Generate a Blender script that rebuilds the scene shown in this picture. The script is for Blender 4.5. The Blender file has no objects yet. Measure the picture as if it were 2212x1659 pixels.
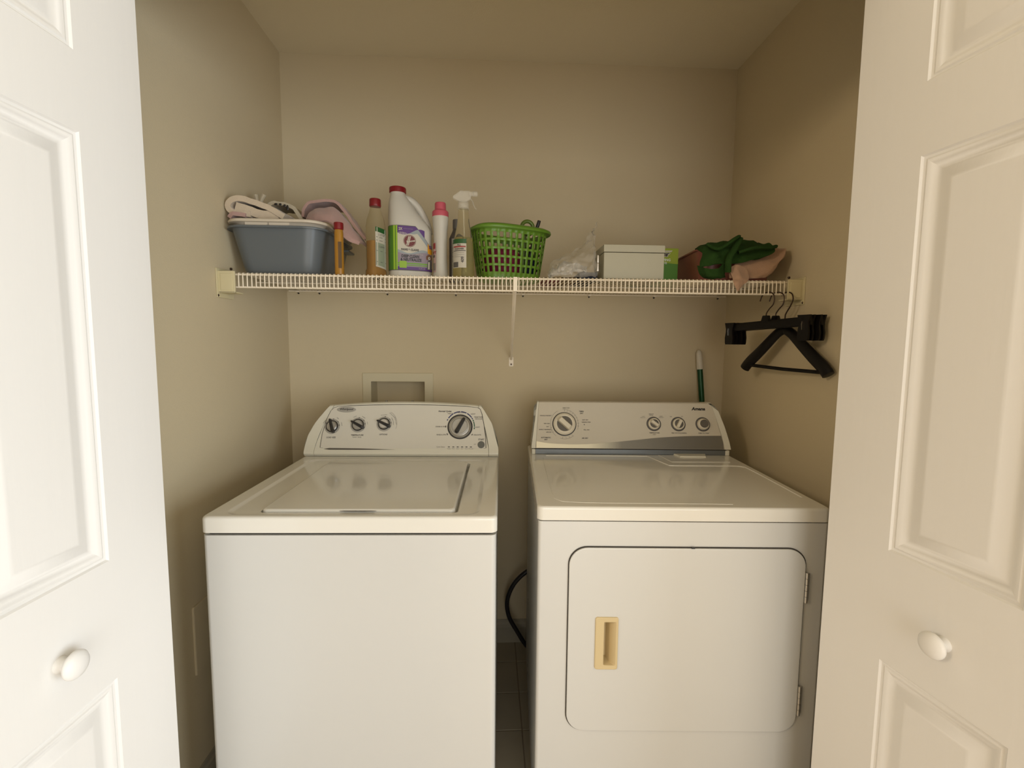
import bpy, bmesh, math, random
from mathutils import Vector, Matrix, noise
random.seed(4)
SC = bpy.context.scene
COL = SC.collection
PI = math.pi

# ------------------------------------------------------------------ camera
cam_d = bpy.data.cameras.new('camera'); cam = bpy.data.objects.new('camera', cam_d); COL.objects.link(cam)
F_PX, PITCH, YAW, ROLL = 1015.17, 0.0895, 0.0474, 0.0087
cam_d.sensor_width = 36.0; cam_d.sensor_fit = 'HORIZONTAL'; cam_d.lens = F_PX/2212*36.0
cam_d.clip_start = 0.02
_c, _s = math.cos(YAW), math.sin(YAW)
_F = Vector((_s, _c, 0)); _R = Vector((_c, -_s, 0)); _U = Vector((0, 0, 1))
_F2 = _F*math.cos(PITCH)-_U*math.sin(PITCH); _U2 = _U*math.cos(PITCH)+_F*math.sin(PITCH)
_Rc = _R*math.cos(ROLL)+_U2*math.sin(ROLL); _Uc = -_R*math.sin(ROLL)+_U2*math.cos(ROLL)
M = Matrix((( _Rc.x, _Uc.x, -_F2.x, 0.6725), (_Rc.y, _Uc.y, -_F2.y, -1.0907), (_Rc.z, _Uc.z, -_F2.z, 1.3252), (0, 0, 0, 1)))
cam.matrix_world = M
SC.camera = cam

# ------------------------------------------------------------------ light and exposure
W = bpy.data.worlds.new('world'); SC.world = W; W.use_nodes = True
W.node_tree.nodes['Background'].inputs[0].default_value = (0.75, 0.85, 1.0, 1)
W.node_tree.nodes['Background'].inputs[1].default_value = 0.6
SC.view_settings.view_transform = 'Standard'; SC.view_settings.look = 'None'
SC.view_settings.gamma = 1.0; SC.view_settings.use_curve_mapping = False
SC.view_settings.exposure = 0.0

def area(name, loc, size, sizey, power, color, rot):
    l = bpy.data.lights.new(name, 'AREA'); l.shape = 'RECTANGLE'; l.size = size; l.size_y = sizey
    l.energy = power; l.color = color
    o = bpy.data.objects.new(name, l); COL.objects.link(o); o.location = loc; o.rotation_euler = rot
    return o
# daylight through the glazed opening in the right wall of the hall, and a window behind the camera
area('side_window_daylight', (2.86, -1.85, 1.05), 1.9, 1.6, 74, (0.80, 0.90, 1.0), (math.radians(90), 0, math.radians(90)))
area('back_window_daylight', (1.35, -2.97, 1.1), 1.9, 1.9, 36, (1.0,0.97,0.92), (math.radians(90), 0, 0))
# added warm fill from the left, brightens the right door and right wall
area('warm_left_fill', (-1.5, -1.75, 2.2), 0.5, 0.5, 24, (1.0, 0.80, 0.56), (0, math.radians(-50), 0))

# ------------------------------------------------------------------ materials
def mat(name, col, rough=0.5, metal=0.0, bump=0.0, bscale=60.0, stretch=(1, 1, 1), var=0.0, vscale=4.0, coat=0.0,
        trans=0.0, alpha=1.0, sheen=0.0, sss=0.0, ior=1.45, spec=0.5):
    m = bpy.data.materials.new(name); m.use_nodes = True
    nt = m.node_tree; b = nt.nodes['Principled BSDF']
    b.inputs['Base Color'].default_value = (*col, 1); b.inputs['Roughness'].default_value = rough
    b.inputs['Metallic'].default_value = metal; b.inputs['Coat Weight'].default_value = coat
    b.inputs['Coat Roughness'].default_value = 0.08
    b.inputs['Transmission Weight'].default_value = trans; b.inputs['Alpha'].default_value = alpha
    b.inputs['Sheen Weight'].default_value = sheen; b.inputs['IOR'].default_value = ior
    b.inputs['Specular IOR Level'].default_value = spec
    if sss: b.inputs['Subsurface Weight'].default_value = sss; b.inputs['Subsurface Radius'].default_value = (.01, .01, .01)
    tc = nt.nodes.new('ShaderNodeTexCoord'); mp = nt.nodes.new('ShaderNodeMapping')
    mp.inputs['Scale'].default_value = stretch
    nt.links.new(tc.outputs['Object'], mp.inputs['Vector'])
    if bump:
        n = nt.nodes.new('ShaderNodeTexNoise'); n.inputs['Scale'].default_value = bscale; n.inputs['Detail'].default_value = 4
        bp = nt.nodes.new('ShaderNodeBump'); bp.inputs['Strength'].default_value = min(1, bump); bp.inputs['Distance'].default_value = 0.001*max(1, bump)
        nt.links.new(mp.outputs[0], n.inputs['Vector']); nt.links.new(n.outputs['Fac'], bp.inputs['Height']); nt.links.new(bp.outputs[0], b.inputs['Normal'])
    n2 = nt.nodes.new('ShaderNodeTexNoise'); n2.inputs['Scale'].default_value = vscale; n2.inputs['Detail'].default_value = 3
    nt.links.new(mp.outputs[0], n2.inputs['Vector'])
    mx = nt.nodes.new('ShaderNodeMix'); mx.data_type = 'RGBA'
    v = max(var, 0.015)
    mx.inputs[6].default_value = (*[c*(1-v) for c in col], 1); mx.inputs[7].default_value = (*[min(1, c*(1+v)) for c in col], 1)
    nt.links.new(n2.outputs['Fac'], mx.inputs[0]); nt.links.new(mx.outputs[2], b.inputs['Base Color'])
    return m

M_WALL = mat('wall_paint', (0.61, 0.515, 0.345), 0.85, bump=0.35, bscale=260, var=0.02, vscale=2, spec=0.25)
M_CEIL = mat('ceiling_paint', (0.72, 0.64, 0.47), 0.9, bump=0.5, bscale=180, spec=0.2)
M_TRIM = mat('trim_paint', (0.74, 0.71, 0.63), 0.5, bump=0.1)
M_TILE = mat('floor_tile', (0.33, 0.285, 0.21), 0.45, bump=0.2, bscale=30, var=0.10, vscale=9)
M_GROUT = mat('grout', (0.22, 0.17, 0.12), 0.9, bump=0.4)
M_CARPET = mat('carpet', (0.52, 0.42, 0.30), 0.95, bump=1.0, bscale=400, var=0.08, vscale=30)
M_DOOR = mat('door_paint', (0.80, 0.775, 0.735), 0.5, bump=0.25, bscale=90, stretch=(1, 1, .08), var=0.01)
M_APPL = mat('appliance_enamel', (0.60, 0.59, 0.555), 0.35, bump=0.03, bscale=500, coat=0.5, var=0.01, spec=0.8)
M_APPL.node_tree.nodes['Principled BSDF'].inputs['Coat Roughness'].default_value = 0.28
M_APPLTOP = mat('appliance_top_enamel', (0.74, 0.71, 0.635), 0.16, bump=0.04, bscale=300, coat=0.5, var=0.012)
M_PLAST = mat('console_plastic', (0.70, 0.665, 0.55), 0.35, var=0.01)
M_FACE = mat('console_face', (0.66, 0.62, 0.53), 0.4, var=0.01)
M_DFACE = mat('dryer_console_face', (0.60, 0.54, 0.43), 0.4, var=0.01)
M_GREYTXT = mat('grey_print', (0.10, 0.09, 0.08), 0.6)
M_BLACK = mat('black_plastic', (0.02, 0.018, 0.018), 0.35, bump=0.1, bscale=90)
M_DARKGAP = mat('dark_gasket', (0.03, 0.025, 0.02), 0.8)
M_SILVER = mat('silver_plastic', (0.55, 0.54, 0.52), 0.28, metal=0.8)
M_RINGGREY = mat('silver_ring_matte', (0.42, 0.40, 0.36), 0.4, metal=0.3)
M_STEEL = mat('steel_hinge', (0.6, 0.58, 0.54), 0.3, metal=1.0)
M_SLATE = mat('slate_strip', (0.16, 0.17, 0.17), 0.35, metal=0.4)
M_CREAMHANDLE = mat('yellowed_plastic', (0.60, 0.475, 0.265), 0.4, var=0.03)
M_WIRE = mat('shelf_vinyl', (0.86, 0.76, 0.60), 0.4)
M_BRACKET = mat('shelf_bracket_plastic', (0.66, 0.58, 0.36), 0.45, var=0.03)
M_BASIN = mat('blue_grey_plastic', (0.120, 0.134, 0.142), 0.33, bump=0.1, bscale=40)
M_RIMWHITE = mat('cream_plastic', (0.62, 0.54, 0.43), 0.4)
M_BEIGECL = mat('cream_fleece', (0.60, 0.49, 0.36), 0.95, bump=1.0, bscale=500, sheen=0.3, var=0.06, vscale=40)
M_PINKCL = mat('pink_towel', (0.46, 0.29, 0.25), 0.95, bump=1.0, bscale=500, sheen=0.3, var=0.06, vscale=40)
M_PEACHCL = mat('peach_towel', (0.44, 0.27, 0.17), 0.95, bump=1.0, bscale=500, sheen=0.2, var=0.06, vscale=40)
M_GREENCL = mat('green_cloth', (0.020, 0.052, 0.009), 0.95, bump=1.0, bscale=420, sheen=0.0, spec=.2, var=0.15, vscale=30)
M_REDBASIN = mat('dusty_red_plastic', (0.24, 0.085, 0.065), 0.4, var=0.05)
M_CREST = mat('purple_print', (0.085, 0.025, 0.17), 0.35)
M_HDPE = mat('white_hdpe', (0.53, 0.50, 0.43), 0.35, bump=0.05, sss=0.05)
M_REDCAP = mat('red_cap', (0.19, 0.007, 0.010), 0.35)
M_PINKCAP = mat('pink_cap', (0.50, 0.085, 0.115), 0.45)
M_GREENPL = mat('lime_plastic', (0.115, 0.235, 0.022), 0.35, bump=0.05)
M_LABELGREEN = mat('label_green', (0.14, 0.33, 0.015), 0.4)
M_LABELDKGREEN = mat('label_dark_green', (0.02, 0.09, 0.02), 0.4)
M_LABELWHITE = mat('label_white', (0.50, 0.46, 0.37), 0.45)
M_LILAC = mat('label_lilac', (0.25, 0.20, 0.235), 0.4)
M_GREYBLUE = mat('label_grey_blue', (0.26, 0.29, 0.30), 0.4)
M_LIME = mat('label_lime', (0.26, 0.42, 0.03), 0.5)
M_ORANGE = mat('label_orange', (0.62, 0.28, 0.015), 0.45)
M_MAROON = mat('label_maroon', (0.13, 0.012, 0.012), 0.4)
M_BROWN = mat('dog_brown', (0.17, 0.08, 0.04), 0.8)
M_AMBERLIQ = mat('amber_liquid', (0.62, 0.33, 0.05), 0.10, trans=0.6, ior=1.2)
M_AMBERSOLID = mat('orange_brown_liquid', (0.42, 0.20, 0.025), 0.2, trans=0.15)
M_YELLOWLIQ = mat('pale_green_liquid', (0.80, 0.74, 0.34), 0.06, trans=0.9, ior=1.15)
M_CLEAR = mat('clear_plastic', (0.88, 0.86, 0.74), 0.08, trans=0.92, ior=1.12)
M_CLEARSHELL = mat('clear_bottle', (0.90, 0.86, 0.70), 0.06, trans=0.95, ior=1.08, spec=1.0)
M_MILKY = mat('milky_plastic', (0.80, 0.76, 0.66), 0.25, alpha=0.28)
M_CAPGREY = mat('grey_cap', (0.13, 0.12, 0.11), 0.4)
M_METALBOX = mat('beige_metal', (0.43, 0.405, 0.30), 0.45, bump=0.2, bscale=300)
M_BOXGREEN = mat('green_carton', (0.075, 0.21, 0.02), 0.5)
M_BOXLIME = mat('lime_carton', (0.26, 0.33, 0.02), 0.5)
M_WHITETXT = mat('white_print', (0.75, 0.78, 0.70), 0.5)
M_FILM = mat('clear_film', (0.80, 0.76, 0.68), 0.2, alpha=0.16)
M_WHITEBAG = mat('whitish_bag', (0.58, 0.54, 0.47), 0.35, bump=0.3, alpha=0.93)
M_CARD = mat('brown_cardboard', (0.22, 0.14, 0.07), 0.8, bump=0.3)
M_NAVY = mat('navy_fabric', (0.012, 0.018, 0.035), 0.8, bump=0.5, bscale=300)
M_DKRED = mat('dark_red_cover', (0.17, 0.01, 0.015), 0.5)
M_MAGENTA = mat('magenta_cloth', (0.24, 0.015, 0.055), 0.8, bump=0.5, bscale=300)
M_DKGREENCV = mat('dark_green_cover', (0.02, 0.09, 0.035), 0.6)
M_GREENHANDLE = mat('green_painted_metal', (0.008, 0.06, 0.018), 0.22, metal=0.3)
M_PALEGRIP = mat('pale_grip', (0.62, 0.57, 0.47), 0.5)
M_HANGER = mat('black_hanger_plastic', (0.004, 0.0028, 0.0026), 0.38, bump=0.1, bscale=60, spec=0.3)
M_HOOK = mat('dark_hook_wire', (0.09, 0.06, 0.045), 0.3, metal=0.9)
M_BLUEPR = mat('blue_print', (0.02, 0.025, 0.12), 0.5)
M_GREENPR = mat('green_print', (0.02, 0.10, 0.05), 0.5)
M_REDPR = mat('red_print', (0.30, 0.03, 0.03), 0.5)
M_KNOBCREAM = mat('cream_knob', (0.70, 0.63, 0.49), 0.35)
M_KNOBREC = mat('knob_recess', (0.12, 0.105, 0.085), 0.5)
M_GLASS = mat('window_glass', (0.9, 0.95, 1.0), 0.02, trans=1.0, ior=1.01)

# ------------------------------------------------------------------ mesh helpers
class MB:
    def __init__(s): s.v = []; s.f = []; s.m = []; s.mats = []
    def mi(s, m):
        if m is None: return 0
        if m not in s.mats: s.mats.append(m)
        return s.mats.index(m)
    def add(s, vs, fs, m=None):
        k = len(s.v); s.v += [tuple(v) for v in vs]; i = s.mi(m)
        for f in fs: s.f.append(tuple(a+k for a in f)); s.m.append(i)
        return s
    def box(s, a, b, bev=0.0, m=None, seg=2):
        if not bev:
            (x0, y0, z0), (x1, y1, z1) = a, b
            s.add([(x0,y0,z0),(x1,y0,z0),(x1,y1,z0),(x0,y1,z0),(x0,y0,z1),(x1,y0,z1),(x1,y1,z1),(x0,y1,z1)],
                  [(0,3,2,1),(4,5,6,7),(0,1,5,4),(1,2,6,5),(2,3,7,6),(3,0,4,7)], m)
            return s
        bm = bmesh.new(); bmesh.ops.create_cube(bm, size=1)
        for v in bm.verts:
            v.co = Vector(((a[i]+b[i])/2 + v.co[i]*(b[i]-a[i]) for i in range(3)))
        bmesh.ops.bevel(bm, geom=bm.edges[:], offset=bev, segments=seg, affect='EDGES', profile=0.5)
        s.bm(bm, m); return s
    def bm(s, bm, m=None):
        bm.verts.index_update()
        s.add([v.co[:] for v in bm.verts], [[v.index for v in f.verts] for f in bm.faces], m); bm.free(); return s
    def loft(s, rings, cap=True, m=None, close=True):
        n = len(rings[0]); vs = [p for r in rings for p in r]; fs = []
        for i in range(len(rings)-1):
            for j in range(n if close else n-1):
                k = (j+1) % n
                fs.append((i*n+j, i*n+k, (i+1)*n+k, (i+1)*n+j))
        if cap: fs.append(tuple(reversed(range(n)))); fs.append(tuple((len(rings)-1)*n+j for j in range(n)))
        return s.add(vs, fs, m)
    def lathe(s, prof, n=24, c=(0, 0, 0), axis='z', m=None, cap=True):
        rings = []
        for r, h in prof:
            ring = []
            for j in range(n):
                a = 2*PI*j/n; x, y = r*math.cos(a), r*math.sin(a)
                p = {'z': (x, y, h), 'x': (h, x, y), 'y': (x, -h, y)}[axis]
                ring.append((p[0]+c[0], p[1]+c[1], p[2]+c[2]))
            rings.append(ring)
        return s.loft(rings, cap, m)
    def tube(s, pts, r, n=8, m=None, cap=True, closed=False):
        pts = [Vector(p) for p in pts]; rings = []; up = None
        N = len(pts)
        for i, p in enumerate(pts):
            if closed: t = pts[(i+1) % N]-pts[i-1]
            else: t = pts[min(i+1, N-1)]-pts[max(i-1, 0)]
            t.normalize()
            if up is None:
                up = Vector((0, 0, 1)) if abs(t.z) < .9 else Vector((1, 0, 0))
            a = t.cross(up); 
            if a.length < 1e-6: a = t.cross(Vector((0, 1, 0)))
            a.normalize(); b = a.cross(t).normalized(); up = b
            rr = r[i] if isinstance(r, (list, tuple)) else r
            rx, ry = rr if isinstance(rr, (list, tuple)) else (rr, rr)
            rings.append([tuple(p + a*rx*math.cos(2*PI*j/n) + b*ry*math.sin(2*PI*j/n)) for j in range(n)])
        if closed: rings.append(rings[0]); cap = False
        return s.loft(rings, cap, m)
    def build(s, name, mats=None, parent=None, smooth=True, ang=40, loc=None, rot=None):
        me = bpy.data.meshes.new(name); me.from_pydata(s.v, [], s.f)
        ml = s.mats if s.mats else (mats if isinstance(mats, list) else [mats])
        for m in ml: me.materials.append(m)
        if s.mats:
            for p, i in zip(me.polygons, s.m): p.material_index = i
        bm = bmesh.new(); bm.from_mesh(me); bmesh.ops.remove_doubles(bm, verts=bm.verts, dist=1e-6)
        bmesh.ops.recalc_face_normals(bm, faces=bm.faces); bm.to_mesh(me); bm.free()
        if smooth:
            for p in me.polygons: p.use_smooth = True
            me.set_sharp_from_angle(angle=math.radians(ang))
        o = bpy.data.objects.new(name, me); COL.objects.link(o)
        if smooth and ang <= 40:
            wn = o.modifiers.new('normals', 'WEIGHTED_NORMAL'); wn.keep_sharp = True; wn.weight = 100
        if parent: o.parent = parent
        if loc: o.location = loc
        if rot: o.rotation_euler = rot
        return o

def tag(o, label=None, cat=None, group=None, kind=None):
    if label: o['label'] = label
    if cat: o['category'] = cat
    if group: o['group'] = group
    if kind: o['kind'] = kind
    return o
def empty(name, loc=(0, 0, 0), rz=0):
    o = bpy.data.objects.new(name, None); COL.objects.link(o); o.location = loc; o.rotation_euler = (0, 0, rz)
    o.empty_display_size = 0.05
    return o
def dup(o, parent=None, **kw):
    c = o.copy(); COL.objects.link(c)
    if parent is not None: c.parent = parent
    return c

def rrect(x0, y0, x1, y1, r, n=6):
    out = []
    for cx, cy, a0 in ((x1-r, y0+r, -90), (x1-r, y1-r, 0), (x0+r, y1-r, 90), (x0+r, y0+r, 180)):
        for k in range(n+1):
            a = math.radians(a0+90*k/n); out.append((cx+r*math.cos(a), cy+r*math.sin(a)))
    return out
def cr(p0, p1, p2, p3, t):
    return tuple(0.5*((2*b)+(-a+c)*t+(2*a-5*b+4*c-d)*t*t+(-a+3*b-3*c+d)*t**3) for a, b, c, d in zip(p0, p1, p2, p3))
def crspline(P, n):
    out = []
    for i in range(len(P)-1):
        a = P[max(i-1, 0)]; d = P[min(i+2, len(P)-1)]
        for k in range(n): out.append(cr(a, P[i], P[i+1], d, k/n))
    out.append(tuple(P[-1])); return out
def sheet(mb, rows, nu=6, nv=6, thick=0.004, amp=0.0, freq=20, m=None, seed=0):
    R = [crspline(r, nu) for r in rows]
    cols = [crspline([R[i][j] for i in range(len(R))], nv) for j in range(len(R[0]))]
    A, B = len(cols), len(cols[0])
    P = [[Vector(cols[i][j]) for j in range(B)] for i in range(A)]
    Nn = []
    for i in range(A):
        row = []
        for j in range(B):
            du = P[min(i+1, A-1)][j]-P[max(i-1, 0)][j]; dv = P[i][min(j+1, B-1)]-P[i][max(j-1, 0)]
            n = du.cross(dv); row.append(n.normalized() if n.length > 1e-9 else Vector((0, -1, 0)))
        Nn.append(row)
    if amp:
        for i in range(A):
            for j in range(B):
                q = P[i][j]*freq+Vector((seed*7.1, seed, 0))
                P[i][j] = P[i][j]+Nn[i][j]*amp*noise.noise(q)+Nn[i][j]*amp*.5*noise.noise(q*2.3)
    vs = [tuple(P[i][j]+Nn[i][j]*thick/2) for i in range(A) for j in range(B)]+[tuple(P[i][j]-Nn[i][j]*thick/2) for i in range(A) for j in range(B)]
    K = A*B; fs = []
    for i in range(A-1):
        for j in range(B-1):
            a = i*B+j; fs.append((a, a+1, a+B+1, a+B)); fs.append((K+a, K+a+B, K+a+B+1, K+a+1))
    for i in range(A-1):
        for j in (0, B-1):
            a = i*B+j; fs.append((a, a+B, K+a+B, K+a))
    for j in range(B-1):
        for i in (0, A-1):
            a = i*B+j; fs.append((a, a+1, K+a+1, K+a))
    return mb.add(vs, fs, m)

def text2d(s, size=0.01, shear=0.0, bold=0.0, align='CENTER', spacing=1.0):
    cu = bpy.data.curves.new('t', 'FONT'); cu.body = s; cu.size = size; cu.align_x = align; cu.align_y = 'CENTER'
    cu.shear = shear; cu.offset = bold; cu.resolution_u = 2; cu.space_character = spacing
    o = bpy.data.objects.new('t', cu); COL.objects.link(o)
    dg = bpy.context.evaluated_depsgraph_get(); me = bpy.data.meshes.new_from_object(o.evaluated_get(dg))
    vs = [(v.co.x, v.co.y) for v in me.vertices]; fs = [tuple(p.vertices) for p in me.polygons]
    bpy.data.objects.remove(o); bpy.data.curves.remove(cu); bpy.data.meshes.remove(me)
    return vs, fs
def put_text(mb, s, size, x, y, surf, m, rot=0, off=0.0006, sx=1.0, **kw):
    vs, fs = text2d(s, size, **kw); c, sn = math.cos(rot), math.sin(rot)
    mb.add([surf(x+(a*sx)*c-b*sn, y+(a*sx)*sn+b*c, off) for a, b in vs], fs, m)
def patch(mb, poly, surf, m, off=0.0004, cuts=0):
    bm = bmesh.new(); vs = [bm.verts.new((x, y, 0)) for x, y in poly]; bm.faces.new(vs)
    bmesh.ops.triangulate(bm, faces=bm.faces[:])
    for _ in range(cuts):
        bmesh.ops.subdivide_edges(bm, edges=bm.edges[:], cuts=1, use_grid_fill=True)
        bmesh.ops.triangulate(bm, faces=bm.faces[:])
    bm.verts.index_update()
    V = [surf(v.co.x, v.co.y, off) for v in bm.verts]
    mb.add(V, [[v.index for v in f.verts] for f in bm.faces], m); bm.free()
def circ(cx, cy, r, n=24, ry=None):
    ry = ry or r
    return [(cx+r*math.cos(2*PI*k/n), cy+ry*math.sin(2*PI*k/n)) for k in range(n)]
def arcband(mb, cx, cy, r0, r1, a0, a1, surf, m, n=12, off=0.0005):
    vs = []; fs = []
    for k in range(n+1):
        a = math.radians(a0+(a1-a0)*k/n)
        vs += [surf(cx+r0*math.cos(a), cy+r0*math.sin(a), off), surf(cx+r1*math.cos(a), cy+r1*math.sin(a), off)]
    for k in range(n): fs.append((2*k, 2*k+1, 2*k+3, 2*k+2))
    mb.add(vs, fs, m)

# ------------------------------------------------------------------ the setting
XL, XR, YB, CH = -0.153, 1.678, 0.8883, 2.44
YF0, YF1 = -0.165, -0.045      # thickness of the closet's front wall
ROOM = (-3.0, 2.95, -3.1)       # hall behind the camera: x0, x1, y
def struct(mb, name, m, smooth=False):
    o = mb.build(name, m, None, smooth); tag(o, kind='structure'); return o
struct(MB().box((XL-.1, YF1, 0), (XL, YB+.1, CH)), 'wall_left', M_WALL)
struct(MB().box((XR, YF1, 0), (XR+.1, YB+.1, CH)), 'wall_right', M_WALL)
# back wall with the opening of the recessed laundry box
rx0, rx1, rz0, rz1 = 0.178, 0.400, 0.985, 1.156
b = MB()
b.box((XL, YB, 0), (rx0, YB+.1, CH)).box((rx1, YB, 0), (XR, YB+.1, CH)).box((rx0, YB, 0), (rx1, YB+.1, rz0)).box((rx0, YB, rz1), (rx1, YB+.1, CH))
struct(b, 'wall_back', M_WALL)
struct(MB().box((XL-.1, -0.045, CH), (XR+.1, YB+.1, CH+.08)), 'ceiling', M_CEIL)
# closet front wall with its opening, facing the hall
b = MB(); ox0, ox1, oz = -0.13, 1.655, 2.065
b.box((ROOM[0], YF0, 0), (ox0, YF1, CH)).box((ox1, YF0, 0), (ROOM[1], YF1, CH)).box((ox0, YF0, oz), (ox1, YF1, CH))
struct(b, 'wall_front', M_WALL)
b = MB(); b.box((ox0-.07, YF0-.014, 0), (ox0-.004, YF0, oz+.07), .003).box((ox1+.004, YF0-.014, 0), (ox1+.07, YF0, oz+.07), .003).box((ox0-.07, YF0-.014, oz+.004), (ox1+.07, YF0, oz+.07), .003)
struct(b, 'trim_1', M_TRIM)
# hall behind the camera
struct(MB().box((ROOM[0]-.1, ROOM[2]-.1, 0), (ROOM[0], YF0, CH)), 'wall_hall_left', M_WALL)
sy0, sy1, sz0, sz1 = -2.8, -0.9, .22, 1.88
b = MB(); b.box((ROOM[1], ROOM[2]-.1, 0), (ROOM[1]+.1, sy0, CH)).box((ROOM[1], sy1, 0), (ROOM[1]+.1, YF0, CH)).box((ROOM[1], sy0, 0), (ROOM[1]+.1, sy1, sz0)).box((ROOM[1], sy0, sz1), (ROOM[1]+.1, sy1, CH))
struct(b, 'wall_hall_right', M_WALL)
b = MB()
for a, c in (((sy0, sz0), (sy1, sz0+.05)), ((sy0, sz1-.05), (sy1, sz1)), ((sy0, sz0), (sy0+.05, sz1)), ((sy1-.05, sz0), (sy1, sz1)), (((sy0+sy1)/2-.025, sz0), ((sy0+sy1)/2+.025, sz1))):
    b.box((ROOM[1]+.02, a[0], a[1]), (ROOM[1]+.08, c[0], c[1]))
struct(b, 'window_2', M_TRIM)
wx0, wx1, wz0, wz1 = 0.350, 2.350, 0.100, 2.100
b = MB(); y0, y1 = ROOM[2]-.1, ROOM[2]
b.box((ROOM[0], y0, 0), (wx0, y1, CH)).box((wx1, y0, 0), (ROOM[1], y1, CH)).box((wx0, y0, 0), (wx1, y1, wz0)).box((wx0, y0, wz1), (wx1, y1, CH))
struct(b, 'wall_hall_back', M_WALL)
struct(MB().box((ROOM[0], ROOM[2], CH), (ROOM[1], YF1, CH+.08)), 'ceiling_hall', M_CEIL)
struct(MB().box((ROOM[0], ROOM[2], -.05), (ROOM[1], YF1-.01, 0)), 'floor_hall', M_CARPET)
b = MB(); e = .04
for a, c in (((wx0, wz0), (wx1, wz0+e)), ((wx0, wz1-e), (wx1, wz1)), ((wx0, wz0), (wx0+e, wz1)), ((wx1-e, wz0), (wx1, wz1)), (((wx0+wx1)/2-.02, wz0), ((wx0+wx1)/2+.02, wz1))):
    b.box((a[0], y0+.02, a[1]), (c[0], y1-.01, c[1]))
win = struct(b, 'window_1', M_TRIM)
MB().box((wx0+e, y0+.04, wz0+e), (wx1-e, y0+.046, wz1-e)).build('pane', M_GLASS, win, False)

# floor under the machines: grout bed with single tiles
fl = MB().box((XL-.1, YF1-.01, -.05), (XR+.1, YB+.1, -0.0025)).build('floor', M_GROUT, None, False); tag(fl, kind='structure')
tp = 0.1735; tile_me = None
for i in range(-1, 11):
    for j in range(-6, 1):
        x0 = 0.617+(i-3)*tp; y0_ = 0.753+j*tp-(tp-.0)+tp
        xa, xb = max(x0, XL+.001), min(x0+tp-.004, XR-.001); ya, yb_ = max(y0_, YF1), min(y0_+tp-.004, YB-.001)
        if xb-xa < .01 or yb_-ya < .01: continue
        dz = random.uniform(-.0003, .0003)
        MB().box((xa, ya, -.004), (xb, yb_, dz), .0009, seg=1).build('tile', M_TILE, fl, False)
M_BASE = mat('baseboard_paint', (.34, .30, .22), .5)
def baseboard(name, a, b, nrm):
    a = Vector(a); b = Vector(b); n = Vector(nrm)
    prof = [(0, 0), (.012, 0), (.012, .07), (.010, .084), (.006, .090), (.004, .101), (0, .103)]
    rings = [[tuple(p+n*t+Vector((0, 0, z))) for t, z in prof] for p in (a, b)]
    return struct(MB().loft(rings), name, M_BASE)
baseboard('baseboard_back', (XL, YB, 0), (XR, YB, 0), (0, -1, 0))
baseboard('baseboard_left', (XL, YF1, 0), (XL, YB-.012, 0), (1, 0, 0))
baseboard('baseboard_right', (XR, YF1, 0), (XR, YB-.012, 0), (-1, 0, 0))

# ------------------------------------------------------------------ bifold doors
def door_leaf(parent, x_face_dir, panels_only=False, name='door_leaf'):
    """leaf in local frame: s from lead edge (0) to fold (0.457) along -y, face at x=0 pointing x_face_dir, thickness .033"""
    d = x_face_dir; Wd = 0.457; T = 0.033; H0, H1 = 0.015, 2.045
    s0, s1 = .14, .352
    spans = [(0.16, 0.70), (0.925, 1.668), (1.797, 1.960)]
    mb = MB()
    def bx(sa, sb, za, zb): mb.box((min(0, -d*T), -sb, za), (max(0, -d*T), -sa, zb))
    bx(0, s0, H0, H1); bx(s1, Wd, H0, H1)
    zz = [H0]+[z for sp in spans for z in sp]+[H1]
    for k in range(0, len(zz), 2): bx(s0, s1, zz[k], zz[k+1])
    leaf = mb.build(name, M_DOOR, parent, True, 30)
    for za, zb in spans:
        prof = [(0, 0), (.003, -.0035), (.007, -.0045), (.010, -.003), (.013, -.0035), (.018, -.0055), (.024, -.0085), (.028, -.0095), (.033, -.009), (.050, -.003), (.056, -.0022)]
        rings = []
        for ins, dep in prof:
            a0, a1, b0, b1 = s0+ins, s1-ins, za+ins, zb-ins
            rings.append([(d*dep, -a0, b0), (d*dep, -a1, b0), (d*dep, -a1, b1), (d*dep, -a0, b1)])
        rings = [[(-d*.028, p[1], p[2]) for p in rings[0]]]+rings
        pm = MB().loft(rings); pm.build('panel', M_DOOR, leaf, True, 22)
    return leaf
def knob(parent, d, s, z):
    prof = [(0.0, 0), (.011, 0), (.0105, .003), (.008, .007), (.0075, .011), (.010, .015), (.0155, .0185), (.0185, .022), (.0185, .0255), (.016, .0295), (.010, .0325), (.004, .0338), (0.0, .034)]
    prof = [(r*1.22 if r else .0004, h*d*1.05) for r, h in prof]
    return MB().lathe(prof, 28, (0, -s, z), 'x').build('knob', M_DOOR, parent, True, 60)
d1 = empty('door_1', (-0.007, -0.100, 0), -0.046); tag(d1, 'white bifold door folded open at the left, moulded panels, round knob', kind='structure')
l1 = door_leaf(d1, 1); knob(l1, 1, .243, .80)
d2 = empty('door_2', (1.4345, -0.100, 0), 0.136); tag(d2, 'white bifold door folded open at the right, moulded panels, round knob', kind='structure')
l2 = door_leaf(d2, -1); knob(l2, -1, .250, .805)
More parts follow.
